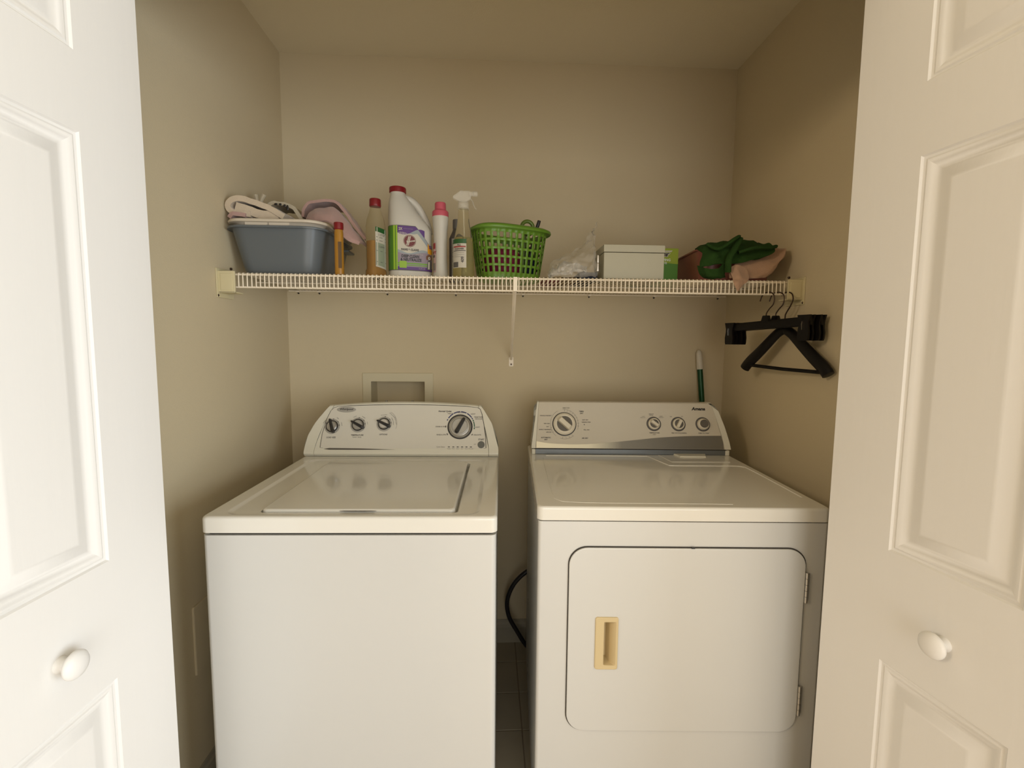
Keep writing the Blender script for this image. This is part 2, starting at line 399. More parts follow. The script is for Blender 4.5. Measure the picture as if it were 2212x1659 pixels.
# the pivot leaves folded behind them
def pivot_leaf(parent, p, q):
    # slab from the jamb pivot p to the fold q, standing behind the lead leaf
    p, q = Vector(p), Vector(q); d = (q-p).normalized(); n = Vector((-d.y, d.x))*.0165
    inv = (Matrix.Translation(parent.location) @ Matrix.Rotation(parent.rotation_euler.z, 4, 'Z')).inverted()
    ring = [p+n, q+n, q-n, p-n]
    return MB().loft([[tuple(inv @ Vector((c.x, c.y, z))) for c in ring] for z in (.015, 2.045)]).build('door_leaf', M_DOOR, parent, False)
pivot_leaf(d1, (-.1105, -.105), (-.084, -.560))
pivot_leaf(d2, (1.6360, -.105), (1.552, -.553))
MB().box((-.058, -.462, .4), (-.020, -.4575, .48)).build('hinge', M_STEEL, d1, False)
MB().box((.020, -.462, .4), (.058, -.4575, .48)).build('hinge', M_STEEL, d2, False)

# ------------------------------------------------------------------ washer
WA = empty('washing_machine', (0, 0, 0), -0.0242)
tag(WA, 'white top-loading washing machine with four dark-gripped dials, left of the dryer', 'washing machine')
WW = 0.692
def slab(x0, y0, x1, y1, z0, z1, r, bev, rings_in=None, m=None, n=6):
    """rounded slab; rings_in: list of (x0,y0,x1,y1,r,z) continuing over the top inward"""
    R = []
    R.append([(p[0], p[1], z0) for p in rrect(x0+.001, y0+.001, x1-.001, y1-.001, r, n)])
    R.append([(p[0], p[1], z0+.001) for p in rrect(x0, y0, x1, y1, r, n)])
    for k in range(5):
        a = PI/2*k/4; o = bev*(1-math.cos(a)); zz = z1-bev+bev*math.sin(a)
        R.append([(p[0], p[1], zz) for p in rrect(x0+o, y0+o, x1-o, y1-o, max(r-o*.5, .002), n)])
    for q in (rings_in or []):
        R.append([(p[0], p[1], q[5]) for p in rrect(q[0], q[1], q[2], q[3], q[4], n)])
    return R
# cabinet
mb = MB(); mb.loft([[(p[0], p[1], z) for p in rrect(.003, .002, WW-.003, .665, .012)] for z in (.03, .869)])
mb.build('cabinet', M_APPL, WA, True, 30)
mb = MB(); mb.loft([[(p[0], p[1], z) for p in rrect(.010, .010, WW-.010, .660, .012)] for z in (.868, .876)])
mb.build('seam', M_DARKGAP, WA)
for fx in (.06, WW-.06):
    for fy in (.06, .6): MB().lathe([(.02, 0), (.022, .008), (.012, .012), (.012, .032)], 16, (fx, fy, 0)).build('foot', M_BLACK, WA)
# worktop with lid opening
T = .914
R = slab(0, 0, WW, .672, .875, T, .016, .008, [
    (.040, .016, .652, .545, .032, T), (.044, .020, .648, .541, .030, T-.0012), (.050, .026, .642, .535, .028, T-.0042),
    (.055, .031, .637, .530, .024, T-.0045), (.110, .038, .602, .516, .016, T-.0042), (.1155, .0415, .5955, .5105, .013, T-.005), (.1155, .0415, .5955, .5105, .013, T-.022)])
MB().loft(R).build('worktop', M_APPLTOP, WA, True, 35)
# lid
mb = MB(); R = []
for z, o in ((T-.018, 0), (T-.003, 0), (T-.0008, .0008), (T+.0012, .003), (T+.0018, .006)):
    R.append([(p[0], p[1], z) for p in rrect(.1185+o, .0455+o, .5875-o, .509-o, .014)])
R.append([(p[0], p[1], T+.0012) for p in rrect(.1185+.03, .0455+.02, .5875-.03, .509-.02, .03)])
mb.loft(R); mb.build('lid', M_APPLTOP, WA, True, 40)
mb = MB(); mb.loft([[(.353+.045*math.cos(a)*k, .0445+.004*math.sin(a)*k-.001, T-.0012) for a in [2*PI*j/20 for j in range(20)]] for k in (1, .5, .1)], cap=False)
mb.build('finger_notch', M_KNOBREC, WA)
# console: slope plane from (.58,.935) to (.64,1.085)
SL = Vector((0, .06, .15)).normalized(); SN = Vector((0, -.15, .06)).normalized(); S0 = Vector((0, .58, .935))
def ws(x, h, off=0.0):     # h = world z on the slope
    p = S0+SL*((h-.935)/SL.z)+SN*off; return (x, p.y, p.z)
def w_xl(t):   # outer left edge by height fraction
    return .002+.071*(max(0, t-.08)/.92)**1.9
def w_xr(t): return .690-.063*(max(0, t-.08)/.92)**1.9
def fascia(xlo, xhi, top, nt=14, nx=18, y_off=0):
    vs = []; fs = []; rows = []
    for k in range(nt+1):
        t = k/nt; row = []
        for j in range(nx+1):
            u = j/nx; x = xlo(t)+(xhi(t)-xlo(t))*u
            z = .935+(top(x)-.935)*t
            row.append(ws(x, z))
        rows.append(row)
    # bottom lip
    lip = [(p[0], p[1]+.000, p[2]) for p in rows[0]]
    r_low = [(p[0], .582, .9155) for p in rows[0]]
    rows = [r_low]+[[(p[0], .5745, .924) for p in rows[0]]]+[[(p[0], .5755, .932) for p in lip]]+rows[1:]
    # over the top to the back
    tp_ = rows[-1]
    rows.append([(p[0], p[1]+.010, p[2]+.0035) for p in tp_])
    rows.append([(p[0], p[1]+.022, p[2]+.001) for p in tp_])
    rows.append([(p[0], .683, p[2]-.02) for p in tp_])
    rows.append([(a[0], .688, .9155) for a in rows[0]])
    n = nx+1; K = len(rows)
    for r in rows: vs += r
    for k in range(K):
        k2 = (k+1) % K
        for j in range(nx): fs.append((k*n+j, k*n+j+1, k2*n+j+1, k2*n+j))
    fs.append(tuple(k*n for k in range(K))); fs.append(tuple(reversed([k*n+nx for k in range(K)])))
    return vs, fs
wtop = lambda x: 1.099-.014*((x-.36)/.29)**2
s_l = lambda t: .038+.052*t**1.5; s_r = lambda t: .655-.040*t**1.5
vs, fs = fascia(s_l, s_r, wtop); MB().add(vs, fs).build('console', M_PLAST, WA, True, 28)
vs, fs = fascia(w_xl, lambda t: s_l(t)-.0012, wtop, nx=3); MB().add(vs, fs).build('end_cap', M_PLAST, WA, True, 28)
vs, fs = fascia(lambda t: s_r(t)+.0012, w_xr, wtop, nx=3); MB().add(vs, fs).build('end_cap', M_PLAST, WA, True, 28)
# dark joint and proud face plate
def plate_outline(o=0.0):
    P = []
    L = [(.058, .945), (.060, .99), (.070, 1.04), (.082, 1.070), (.092, 1.080), (.106, 1.084)]
    Rr = [(.612, 1.083), (.622, 1.077), (.628, 1.062), (.637, 1.02), (.643, .98), (.645, .945)]
    P += [(x-o, z) for x, z in L[:4]]+[(x-o*.6, z+o*.6) for x, z in L[4:]]
    for k in range(1, 12):
        x = .106+(.612-.106)*k/12; P.append((x, 1.084+.0075*(1-((x-.36)/.254)**2)+o))
    P += [(x+o*.6, z+o*.6) for x, z in Rr[:2]]+[(x+o, z) for x, z in Rr[2:]]
    P += [(.63, .9425-o*.5), (.075, .9425-o*.5)]
    return P
mb = MB(); patch(mb, plate_outline(.0022), ws, None, .0005); mb.build('joint', M_DARKGAP, WA, False)
mb = MB()
out = plate_outline(); top = [ws(x, z, .0016) for x, z in out]; bot = [ws(x, z, .0003) for x, z in out]
mb.loft([bot, top]); mb.build('control_panel', M_FACE, WA, True, 30)
POFF = .0020
# slit under the dials
mb = MB(); patch(mb, [(.070, .9405), (.090, .9435), (.20, .9425), (.325, .9385), (.20, .9375), (.09, .9375)], ws, None, .0024); mb.build('slit', M_KNOBREC, WA, False)
# badge
mb = MB(); ring = lambda k, o: [ws(.137+.0345*k*math.cos(a), 1.0735+.0095*k*math.sin(a), o) for a in [2*PI*j/36 for j in range(36)]]
mb.loft([ring(1, .001), ring(1, .003), ring(.93, .0038)]); bd = mb.build('badge', M_RINGGREY, WA)
mb = MB(); put_text(mb, 'Whirlpool', .0105, .137, 1.0745, ws, M_GREYTXT, off=.0043, sx=1.1, bold=.0003, shear=.15); mb.build('lettering', None, bd, False)
def rotpt(c, r, a): return (c[0]+r*math.cos(a), c[1]+r*math.sin(a)*SL.z)
def disc(mb, c, rs, surf, m, n=32):
    mb.loft([[surf(c[0]+r*math.cos(2*PI*j/n), c[1]+r*SL.z*math.sin(2*PI*j/n), o) for j in range(n)] for r, o in rs], True, m)
def grip(mb, c, length, w0, w1, h0, h1, ang, surf, m, back=1.0):
    # tapered bar across the dial, pointing towards ang; local axes on the slope
    d = (math.cos(ang), math.sin(ang)); n_ = (-d[1], d[0])
    def pt(a, b_, o): return surf(c[0]+a*d[0]+b_*n_[0], c[1]+(a*d[1]+b_*n_[1])*SL.z, o)
    st = [(-length*back, w0*.6, h1*.8), (-length*back*.8, w0, h1), (-length*.3, w0*.95, h1*.95), (length*.3, w0*.85, h1*.95), (length*.85, w1, h1*.9), (length, w1*.6, h1*.7)]
    rings = []
    for a, w_, h in st:
        rings.append([pt(a, -w_, h0), pt(a, -w_*.9, h*.7), pt(a, -w_*.5, h), pt(a, w_*.5, h), pt(a, w_*.9, h*.7), pt(a, w_, h0)])
    mb.loft(rings, True, m)
for nm, c, ang in (('dial', (.092, 1.016), math.radians(108)), ('dial', (.184, 1.021), math.radians(152)), ('dial', (.277, 1.025), math.radians(155))):
    mb = MB(); disc(mb, c, [(.0275, .0016), (.0275, .0022), (.0215, .0026)], ws, M_RINGGREY)
    disc(mb, c, [(.0215, .002), (.0215, .006), (.0205, .0065)], ws, M_BLACK)
    disc(mb, c, [(.0185, .004), (.0182, .0075), (.0150, .0105), (.0140, .0105)], ws, M_SILVER)
    k = mb.build('dial', None, WA, True, 40)
    mb = MB(); grip(mb, c, .027, .0062, .0042, .003, .022, ang, ws, None, .95); mb.build('grip', M_BLACK, k, True, 40)
mb = MB(); c = (.551, 1.0165); disc(mb, c, [(.0455, .0016), (.0455, .003), (.0410, .0035)], ws, M_BLACK)
disc(mb, c, [(.0410, .003), (.0400, .0065), (.034, .012), (.0325, .013)], ws, M_SILVER)
disc(mb, c, [(.0325, .010), (.031, .016), (.027, .018), (.026, .017)], ws, M_RINGGREY)
k = mb.build('dial', None, WA, True, 40)
mb = MB(); grip(mb, c, .034, .0085, .0065, .012, .030, math.radians(62), ws, None, .85); mb.build('grip', M_BLACK, k, True, 40)
mb = MB(); disc(mb, (.6285, .956), [(.0125, .0016), (.0125, .004), (.0112, .005)], ws, None); mb.build('start_button', M_RINGGREY if False else mat('grey_button', (.13, .13, .11), .5), WA)
for k in range(6):
    mb = MB(); patch(mb, circ(.5135+k*.0157, .9485, .0042, 14, .0016), ws, None, .0021); mb.build('indicator_light', M_GREYTXT, WA, False)
mb = MB(); G = M_GREYTXT
def wt(s, sz, x, z, m=G, **k): put_text(mb, s, sz, x, z, ws, m, off=POFF, **k)
wt('LOAD SIZE', .0068, .092, .9785, bold=.0002); wt('TEMPERATURE', .0068, .184, .9865, bold=.0002); wt('WASH / RINSE', .005, .184, .9795); wt('OPTIONS', .0068, .277, .989, bold=.0002)
wt('Normal Cycles', .0078, .494, 1.0695, bold=.0003, shear=.2); wt('REGULAR', .006, .554, 1.0655, bold=.0001); wt('HEAVY', .006, .514, 1.0615, bold=.0001); wt('LIGHT', .006, .597, 1.0605, bold=.0001)
wt('Casual Cycles', .0058, .617, 1.0505, bold=.0002, shear=.15); wt('REGULAR', .006, .618, 1.0435, bold=.0001); wt('LIGHT', .006, .614, 1.015, bold=.0001)
wt('DELICATE', .006, .614, .989, bold=.0001); wt('DRAIN & SPIN', .006, .481, 1.0165, bold=.0001); wt('RINSE & SPIN', .006, .485, .989, bold=.0001)
wt('START', .0075, .6285, .9735, bold=.0002); wt('OFF', .0045, .606, .957); wt('Cycle Status', .006, .484, .9485)
for k, s in enumerate(('Sensing', 'Wash', 'Rinse', 'Spin', 'Done', 'Lid Locked')): wt(s, .0038, .5135+k*.0157, .9425)
for cx, cz in ((.092, 1.016), (.184, 1.021), (.277, 1.025)):
    for a in ((35, 60), (5, 22), (80, 100), (150, 170)): arcband(mb, cx, cz, .0235, .0262, a[0], a[0]+9, ws, G, 4, POFF+.0008)
for s, a, r, q in (('SMALL', 150, .034, .092), ('MED', 60, .034, .092), ('LARGE', 15, .034, .092)):
    wt(s, .0045, .092+r*math.cos(math.radians(a)), 1.016+r*.93*math.sin(math.radians(a)), rot=math.radians(a-90))
for s, a in (('COLD', 115), ('WARM', 58), ('HOT', 12)):
    wt(s, .0045, .184+.033*math.cos(math.radians(a)), 1.021+.031*math.sin(math.radians(a)), rot=math.radians(a-90))
for s, a, r in (('NO EXTRA', 95, .033), ('FABRIC', 30, .033), ('EXTRA RINSE', 50, .042), ('FABRIC SOFT', 15, .042), ('SPEED', 5, .033)):
    wt(s, .0045, .277+r*math.cos(math.radians(a)), 1.025+r*.93*math.sin(math.radians(a)), rot=math.radians(a-90))
arcband(mb, .277, 1.025, .0455, .0462, -20, 62, ws, G, 10, POFF)
mb.build('printing', None, WA, False)['kind'] = 'stuff'
mb = MB()
for a0, a1, mm in ((30, 36, M_BLUEPR), (38, 62, M_BLUEPR), (65, 88, M_BLUEPR), (91, 118, M_BLUEPR), (120, 146, M_BLUEPR), (150, 156, M_BLUEPR), (21, 28, M_GREENPR), (0, 20, M_GREENPR), (-9, -2, M_GREENPR), (-34, -28, G), (176, 183, G), (206, 213, G)):
    arcband(mb, .551, 1.0165, .0500, .0535, a0, a1, ws, mm, 8, POFF)
mb.build('printing', None, WA, False)['kind'] = 'stuff'

# ------------------------------------------------------------------ dryer
DR = empty('clothes_dryer', (.7918, .042, 0), -0.0456)
tag(DR, 'white front-loading clothes dryer with cream dials and a side-hinged door, right of the washer', 'dryer')
DW, DT = .736, .9177
# body: front panel with a door opening, side and back walls
def xz(x0, x1, z0, z1, r, y): return [(p[0], y, p[1]) for p in rrect(x0, z0, x1, z1, r, 10)]
cb0, cb1 = .03, DT-.0385
R = [xz(.003, DW-.003, cb0, cb1, .001, .70), xz(.003, DW-.003, cb0, cb1, .001, .012)]
for k in range(1, 6):
    a_ = PI/2*k/5; R.append(xz(.003+.009*(1-math.cos(a_)), DW-.003-.009*(1-math.cos(a_)), cb0, cb1, .001, .012-.009*math.sin(a_)))
R += [xz(.168, .208, .498, .626, .004, .003), xz(.168, .208, .498, .626, .004, .035)]
MB().loft(R).build('cabinet', M_APPL, DR, True, 30)
MB().loft([[(p[0], p[1], z) for p in rrect(.010, .009, DW-.010, .690, .012)] for z in (DT-.040, DT-.032)]).build('seam', M_DARKGAP, DR)
for fx in (.06, DW-.06):
    for fy in (.06, .62): MB().lathe([(.02, 0), (.022, .008), (.012, .012), (.012, .032)], 16, (fx, fy, 0)).build('foot', M_BLACK, DR)
R = slab(0, 0, DW, .705, DT-.0355, DT, .016, .007)
MB().loft(R).build('worktop', M_APPLTOP, DR, True, 35)
# pressed ridge running around the top
path = [(.12, .034), (.715, .034)]
rid = [(.048, .50), (.046, .40), (.047, .10), (.055, .055), (.085, .036), (.20, .030), (.5, .028)]
mb = MB(); mb.tube([(x, y, DT-.0006) for x, y in crspline(rid, 4)], .0016, 6); mb.build('ridge', M_APPLTOP, DR)
rid = [(.060, .527), (.25, .530), (.415, .529), (.428, .522), (.448, .455), (.462, .412), (.478, .402), (.60, .402), (.685, .402), (.704, .392), (.712, .37), (.713, .20), (.712, .085)]
mb = MB(); mb.tube([(x, y, DT-.0004) for x, y in crspline(rid, 4)], .0026, 6); mb.build('ridge', M_APPLTOP, DR)
mb = MB(); mb.loft([[(x*1.0, y, DT-.001+z) for x, y in ((.470+o, .548-o), (.487+o, .448+o), (.690-o, .450+o), (.697-o, .548-o))] for z, o in ((0, 0), (.002, .001), (.0024, .003))])
mb.build('lint_screen_cover', M_APPLTOP, DR, False)
mb = MB(); mb.loft([[(x, y, DT+z) for x, y in ((.527+o, .552-o), (.538+o, .512+o), (.632-o, .512+o), (.645-o, .552-o))] for z, o in ((.001, 0), (.006, .002))])
mb.build('lint_screen_handle', M_PLAST, DR, False)
# door
dx0, dx1, dz0, dz1 = .080, .680, .319, .816
hole = (.168, .208, .498, .626, .004)
mb = MB(); mb.loft([[(p[0], y, p[1]) for p in rrect(dx0-o, dz0-o, dx1+o, dz1+o, .048+o, 10)] for y, o in ((.0022, 0), (.0008, 0), (.0006, -.003))]+[xz(*hole, .0006), xz(*hole, .0022)], cap=False); mb.build('door_gap', M_DARKGAP, DR, False)
mb = MB(); mb.loft([[(p[0], y, p[1]) for p in rrect(dx0+.0022+o, dz0+.002+o, dx1-.0025-o, dz1-.0028-o, .046-o, 10)] for y, o in ((.0005, 0), (-.001, 0), (-.0028, .0008), (-.0035, .003))]+[xz(*hole, -.0035), xz(*hole, .002)], cap=False)
# hole for the handle is suggested by its own recessed bezel
door = mb.build('door', M_APPL, DR, True, 40)
hx0, hx1, hz0, hz1 = .151, .210, .493, .633
mb = MB(); R = [[(p[0], y, p[1]) for p in rrect(hx0+o, hz0+o, hx1-o, hz1-o, .006, 5)] for y, o in ((-.0035, 0), (-.0065, .0005), (-.0075, .002), (-.0072, .005))]
ix0, ix1, iz0, iz1 = .1735, .203, .505, .620
R += [[(p[0], y, p[1]) for p in rrect(ix0+o, iz0+o, ix1-o-sx_, iz1-o, .002, 5)] for y, o, sx_ in ((-.0070, -.001, 0), (-.0060, 0, 0), (.006, .001, .012), (.030, .002, .0165))]
mb.loft(R, cap=False); mb.add(R[-1], [tuple(range(len(R[-1])))]); mb.build('handle', M_CREAMHANDLE, door, True, 35)
for z0, z1 in ((.675, .754), (.370, .450)):
    n = 5; mb = MB()
    for k in range(n):
        a = z0+(z1-z0)*k/n; c = z0+(z1-z0)*(k+1)/n-.0008
        mb.lathe([(.0042, a), (.0042, c)], 12, (dx1+.0015, -.0035, 0))
    mb.box((dx1+.003, -.0012, z0+.004), (dx1+.010, .003, z1-.004))
    mb.build('hinge', M_STEEL, DR, True, 40)
mb = MB(); mb.box((.388, -.004, .8135), (.396, -.0005, .8165)); mb.build('latch_tab', M_BLACK, DR, False)
for z in (.36, .345, .12, .09):
    MB().lathe([(.006, .0028), (.006, .0034)], 12, (0, .55 if z > .3 else .52, z), 'x').build('knockout', M_BLACK, DR)
# console
DL = Vector((0, .06, .16)).normalized(); DN = Vector((0, -.16, .06)).normalized(); D0 = Vector((0, .555, .940))
def dsf(x, h, off=0.0):
    p = D0+DL*((h-.940)/DL.z)+DN*off; return (x, p.y, p.z)
def dsec(x0f, x1f, ztop, zbot=.9385, nt=12, nx=2, ext=0.0):
    rows = []
    for k in range(nt+1):
        t = k/nt; z = zbot+(ztop-zbot)*t
        rows.append([dsf(x0f(z)+(x1f(z)-x0f(z))*j/nx, z, ext) for j in range(nx+1)])
    tp_ = rows[-1]
    rows.append([(p[0], p[1]+.006, p[2]+.003) for p in tp_]); rows.append([(p[0], p[1]+.035, p[2]+.002) for p in tp_])
    rows.append([(p[0], .668, zbot) for p in rows[0]])
    n = nx+1; K = len(rows); vs = [p for r in rows for p in r]; fs = []
    for k in range(K):
        k2 = (k+1) % K
        for j in range(nx): fs.append((k*n+j, k*n+j+1, k2*n+j+1, k2*n+j))
    fs.append(tuple(k*n for k in range(K))); fs.append(tuple(reversed([k*n+nx for k in range(K)])))
    return MB().add(vs, fs)
dzt = 1.100
def rc(z, r=.018):   # corner rounding near the top
    d = z-(dzt-r); return r-math.sqrt(max(0, r*r-d*d)) if d > 0 else 0
xL0 = lambda z: .009+.010*((z-.9385)/.16)+rc(z, .012)
xL1 = lambda z: .0235+.013*((z-.9385)/.16)
xR0 = lambda z: .7165-.034*max(0, (z-.9385)/.16)**1.4
xR1 = lambda z: .7385-.040*max(0, (z-.9385)/.16)**1.5-rc(z, .026)
dsec(lambda z: xL1(z)+.0008, lambda z: xR0(z), dzt, nx=4).build('console', M_DFACE, DR, True, 28)
dsec(xL0, xL1, dzt, nx=1, ext=.002).build('end_cap', M_PLAST, DR, True, 28)
dsec(xR0, xR1, dzt, nx=1, ext=.002).build('end_cap', M_PLAST, DR, True, 28)
mb = MB(); mb.box((.0235, .5495, .9185), (.716, .66, .9375), .001); mb.build('base_strip', M_SLATE, DR)
for fa, fb in ((.010, .0232), (.7165, .731)): MB().box((fa, .547, .9180), (fb, .66, .9368), .002).build('end_foot', M_PLAST, DR)
mb = MB(); mb.box((.02, .5485, .9366), (.72, .56, .9388)); mb.build('joint', M_DARKGAP, DR, False)
# metallic swoosh along the bottom of the console
sw = crspline([(.027, .9625), (.07, .956), (.148, .9525), (.22, .954), (.301, .960), (.40, .970), (.473, .9775), (.58, .984), (.713, .9865)], 5)
mb = MB(); n = len(sw); vs = []; fs = []
for x, z in sw: vs += [dsf(x, .9395, .0012), dsf(x, z, .0012)]
fs = [(2*k, 2*k+2, 2*k+3, 2*k+1) for k in range(n-1)]
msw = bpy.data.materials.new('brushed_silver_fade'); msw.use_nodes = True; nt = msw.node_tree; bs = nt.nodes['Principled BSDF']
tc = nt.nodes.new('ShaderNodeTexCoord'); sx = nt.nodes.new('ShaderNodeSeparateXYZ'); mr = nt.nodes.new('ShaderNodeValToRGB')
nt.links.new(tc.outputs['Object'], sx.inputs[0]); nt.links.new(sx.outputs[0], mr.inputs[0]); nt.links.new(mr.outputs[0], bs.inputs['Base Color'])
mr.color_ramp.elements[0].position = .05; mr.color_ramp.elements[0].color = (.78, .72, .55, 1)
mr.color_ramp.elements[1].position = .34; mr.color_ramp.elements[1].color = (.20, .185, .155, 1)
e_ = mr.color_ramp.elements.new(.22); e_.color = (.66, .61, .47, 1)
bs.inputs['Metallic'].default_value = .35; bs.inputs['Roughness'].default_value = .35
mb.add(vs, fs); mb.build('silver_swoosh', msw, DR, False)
def ddisc(mb, c, rs, m, n=32, dx=0, dz=0):
    mb.loft([[dsf(c[0]+dx*i+r*math.cos(2*PI*j/n), c[1]+dz*i+r*DL.z*math.sin(2*PI*j/n), o) for j in range(n)] for i, (r, o) in enumerate(rs)], True, m)
def dgrip(mb, c, length, w, h0, h1, ang, m):
    d = (math.cos(ang), math.sin(ang)); n_ = (-d[1], d[0])
    def pt(a, b_, o): return dsf(c[0]+a*d[0]+b_*n_[0], c[1]+(a*d[1]+b_*n_[1])*DL.z, o)
    rings = []
    for a, k, h in ((-length, .75, .75), (-length*.8, 1, 1), (length*.8, 1, 1), (length, .75, .75)):
        rings.append([pt(a, -w*k, h0), pt(a, -w*k*.92, h1*h*.9), pt(a, -w*k*.7, h1*h), pt(a, w*k*.7, h1*h), pt(a, w*k*.92, h1*h*.9), pt(a, w*k, h0)])
    mb.loft(rings, True, m)
# large timer dial
c = (.131, 1.023); mb = MB()
ddisc(mb, c, [(.0445, .0003), (.0445, .0012), (.0415, .0016)], M_BLACK)
ddisc(mb, c, [(.0412, .001), (.0410, .006), (.036, .010), (.033, .0105)], M_KNOBCREAM)
ddisc(mb, c, [(.0305, .009), (.029, .0102), (.0275, .0110)], M_KNOBREC)
k = mb.build('dial', None, DR, True, 35)
mb = MB(); dgrip(mb, c, .029, .0105, .009, .026, math.radians(-42), None); mb.build('grip', M_KNOBCREAM, k, True, 40)
for c, ang in (((.463, 1.026), -38), ((.554, 1.026), 60)):
    mb = MB(); ddisc(mb, c, [(.0270, .0003), (.0270, .0012), (.0245, .0016)], M_GREYTXT)
    ddisc(mb, c, [(.0215, .001), (.0213, .007), (.0185, .0105), (.0175, .0105)], M_KNOBCREAM)
    ddisc(mb, c, [(.0165, .0098), (.0160, .0108), (.0150, .0112)], M_KNOBREC)
    k = mb.build('dial', None, DR, True, 35)
    mb = MB(); dgrip(mb, c, .0175, .0062, .009, .020, math.radians(ang), None); mb.build('grip', M_KNOBCREAM, k, True, 40)
c = (.645, 1.026); mb = MB(); ddisc(mb, c, [(.0270, .0003), (.0270, .0012), (.0245, .0016)], M_GREYTXT)
ddisc(mb, c, [(.0215, .001), (.0213, .008), (.018, .013), (.0165, .014)], M_KNOBCREAM)
ddisc(mb, c, [(.0148, .013), (.0145, .020), (.0130, .0215), (.0120, .0205)], M_KNOBREC)
mb.build('start_button', None, DR, True, 35)
mb = MB()
def dt(s, sz, x, z, m=G, **k): put_text(mb, s, sz, x, z, dsf, m, off=.0007, **k)
dt('Amana', .0155, .634, 1.0805, m=M_BLACK, bold=.0006, shear=.2, sx=1.15)
dt('TEMPERATURE', .0058, .463, .9945, bold=.0001); dt('HEAT', .005, .463, .9885); dt('END OF CYCLE SIGNAL', .0058, .555, .9945, bold=.0001, sx=.92); dt('PUSH TO START', .0058, .646, .9945, bold=.0001, sx=.95)
dt('LOW', .0045, .426, 1.052); dt('DELICATE', .0042, .424, 1.0475); dt('MEDIUM', .0048, .456, 1.061); dt('CASUAL', .0042, .456, 1.0565); dt('HIGH', .0048, .492, 1.053); dt('COTTON', .0042, .492, 1.0485)
dt('OFF', .0048, .529, 1.052); dt('ON', .0048, .570, 1.053)
dt('HEAVY DUTY', .0065, .060, .9475, bold=.0001, shear=.2)
dt('AUTOMATIC', .0062, .062, .975, bold=.0002); dt('DRY', .0062, .062, .968, bold=.0002); dt('TIMED', .0062, .196, 1.068, bold=.0002); dt('DRY', .0062, .196, 1.061, bold=.0002); dt('AIR DRY', .0062, .206, .974, bold=.0002)
for s, x, z in (('WRINKLE PREVENT', .062, 1.052), ('VERY DRY', .066, 1.024), ('DRY', .069, 1.013), ('ENERGY PREFERRED', .059, 1.003), ('LESS DRY', .073, .994), ('HEAVY DRY', .139, 1.080), ('EASY DRY', .209, 1.038), ('WRINKLE FREE', .212, 1.030), ('20', .205, 1.0215), ('FULL DRY', .213, 1.003)):
    dt(s, .0050, x, z, bold=.0001)
for a0, a1 in ((118, 234), (252, 310), (-22, 96)):
    arcband(mb, .131, 1.023, .0518, .0524, a0, a1, dsf, G, 20, .0007)
for a in (88, 76, 64, 52, 40, 28, 16, 4, -8, 196, 206, 216, 262, 276, 290, 304):
    ca, sa = math.cos(math.radians(a)), math.sin(math.radians(a))
    patch(mb, [(.131+r*ca-t*sa, 1.023+(r*sa+t*ca)*DL.z) for r, t in ((.048, -.0003), (.055, -.0003), (.055, .0003), (.048, .0003))], dsf, G, .0007)
mb.build('printing', None, DR, False)['kind'] = 'stuff'
# power cord looping beside the dryer (points are world positions, turned into the dryer's frame)
ca, sa = math.cos(-.0456), math.sin(-.0456)
def todr(p): x, y = p[0]-.7918, p[1]-.042; return (x*ca+y*sa, -x*sa+y*ca, p[2])
mb = MB(); mb.tube([todr(p) for p in crspline([(.90, .80, .40), (.83, .80, .364), (.777, .80, .310), (.750, .80, .238), (.757, .80, .171), (.789, .80, .108), (.84, .80, .030), (.90, .80, .012)], 6)], .009, 10)
mb.build('power_cord', M_BLACK, DR)

# ------------------------------------------------------------------ recessed laundry box and wall plate
LB = empty('washer_outlet_box', (.289, YB, 1.09)); tag(LB, 'beige recessed laundry outlet box in the back wall above the washer', 'outlet box')
mb = MB(); X0, X1, Z0, Z1 = -.146, .147, -.13, .102; i0, i1, j0, j1 = rx0-.289, rx1-.289, rz0-1.09, rz1-1.09
def rr3(a, c, e_, f, y, r): return [(p[0], y, p[1]) for p in rrect(a, c, e_, f, r, 4)]
mb.loft([rr3(X0, Z0, X1, Z1, -.0002, .004), rr3(X0, Z0, X1, Z1, -.003, .004), rr3(X0+.002, Z0+.002, X1-.002, Z1-.002, -.005, .004), rr3(i0-.0-.002, j0-.002, i1+.002, j1+.002, -.005, .003), rr3(i0, j0, i1, j1, -.004, .003), rr3(i0+.004, j0+.004, i1-.004, j1-.004, .09, .003)], cap=False)
fr = mb.build('frame', mat('outlet_box_plastic', (.60, .53, .36), .5, bump=.3, bscale=200), LB, True, 30)
MB().box((i0+.004, .0895, j0+.004), (i1-.004, .092, j1-.004)).build('back_panel', M_WALL, LB, False)
for vx in (-.06, .05):
    MB().lathe([(.011, -.080), (.011, -.02), (.014, -.02), (.014, 0), (.006, 0), (.006, .02)], 12, (vx, .05, -.04)).build('valve', M_STEEL, LB)
WP = MB(); WP.loft([[(x, p[0], p[1]) for p in rrect(.195+o, .377+o, .315-o, .579-o, .006, 4)] for x, o in ((XL+.0002, 0), (XL+.004, .0005), (XL+.006, .003))])
tag(WP.build('wall_plate', M_WALL), 'painted blank cover plate on the left wall beside the washer', 'wall plate')

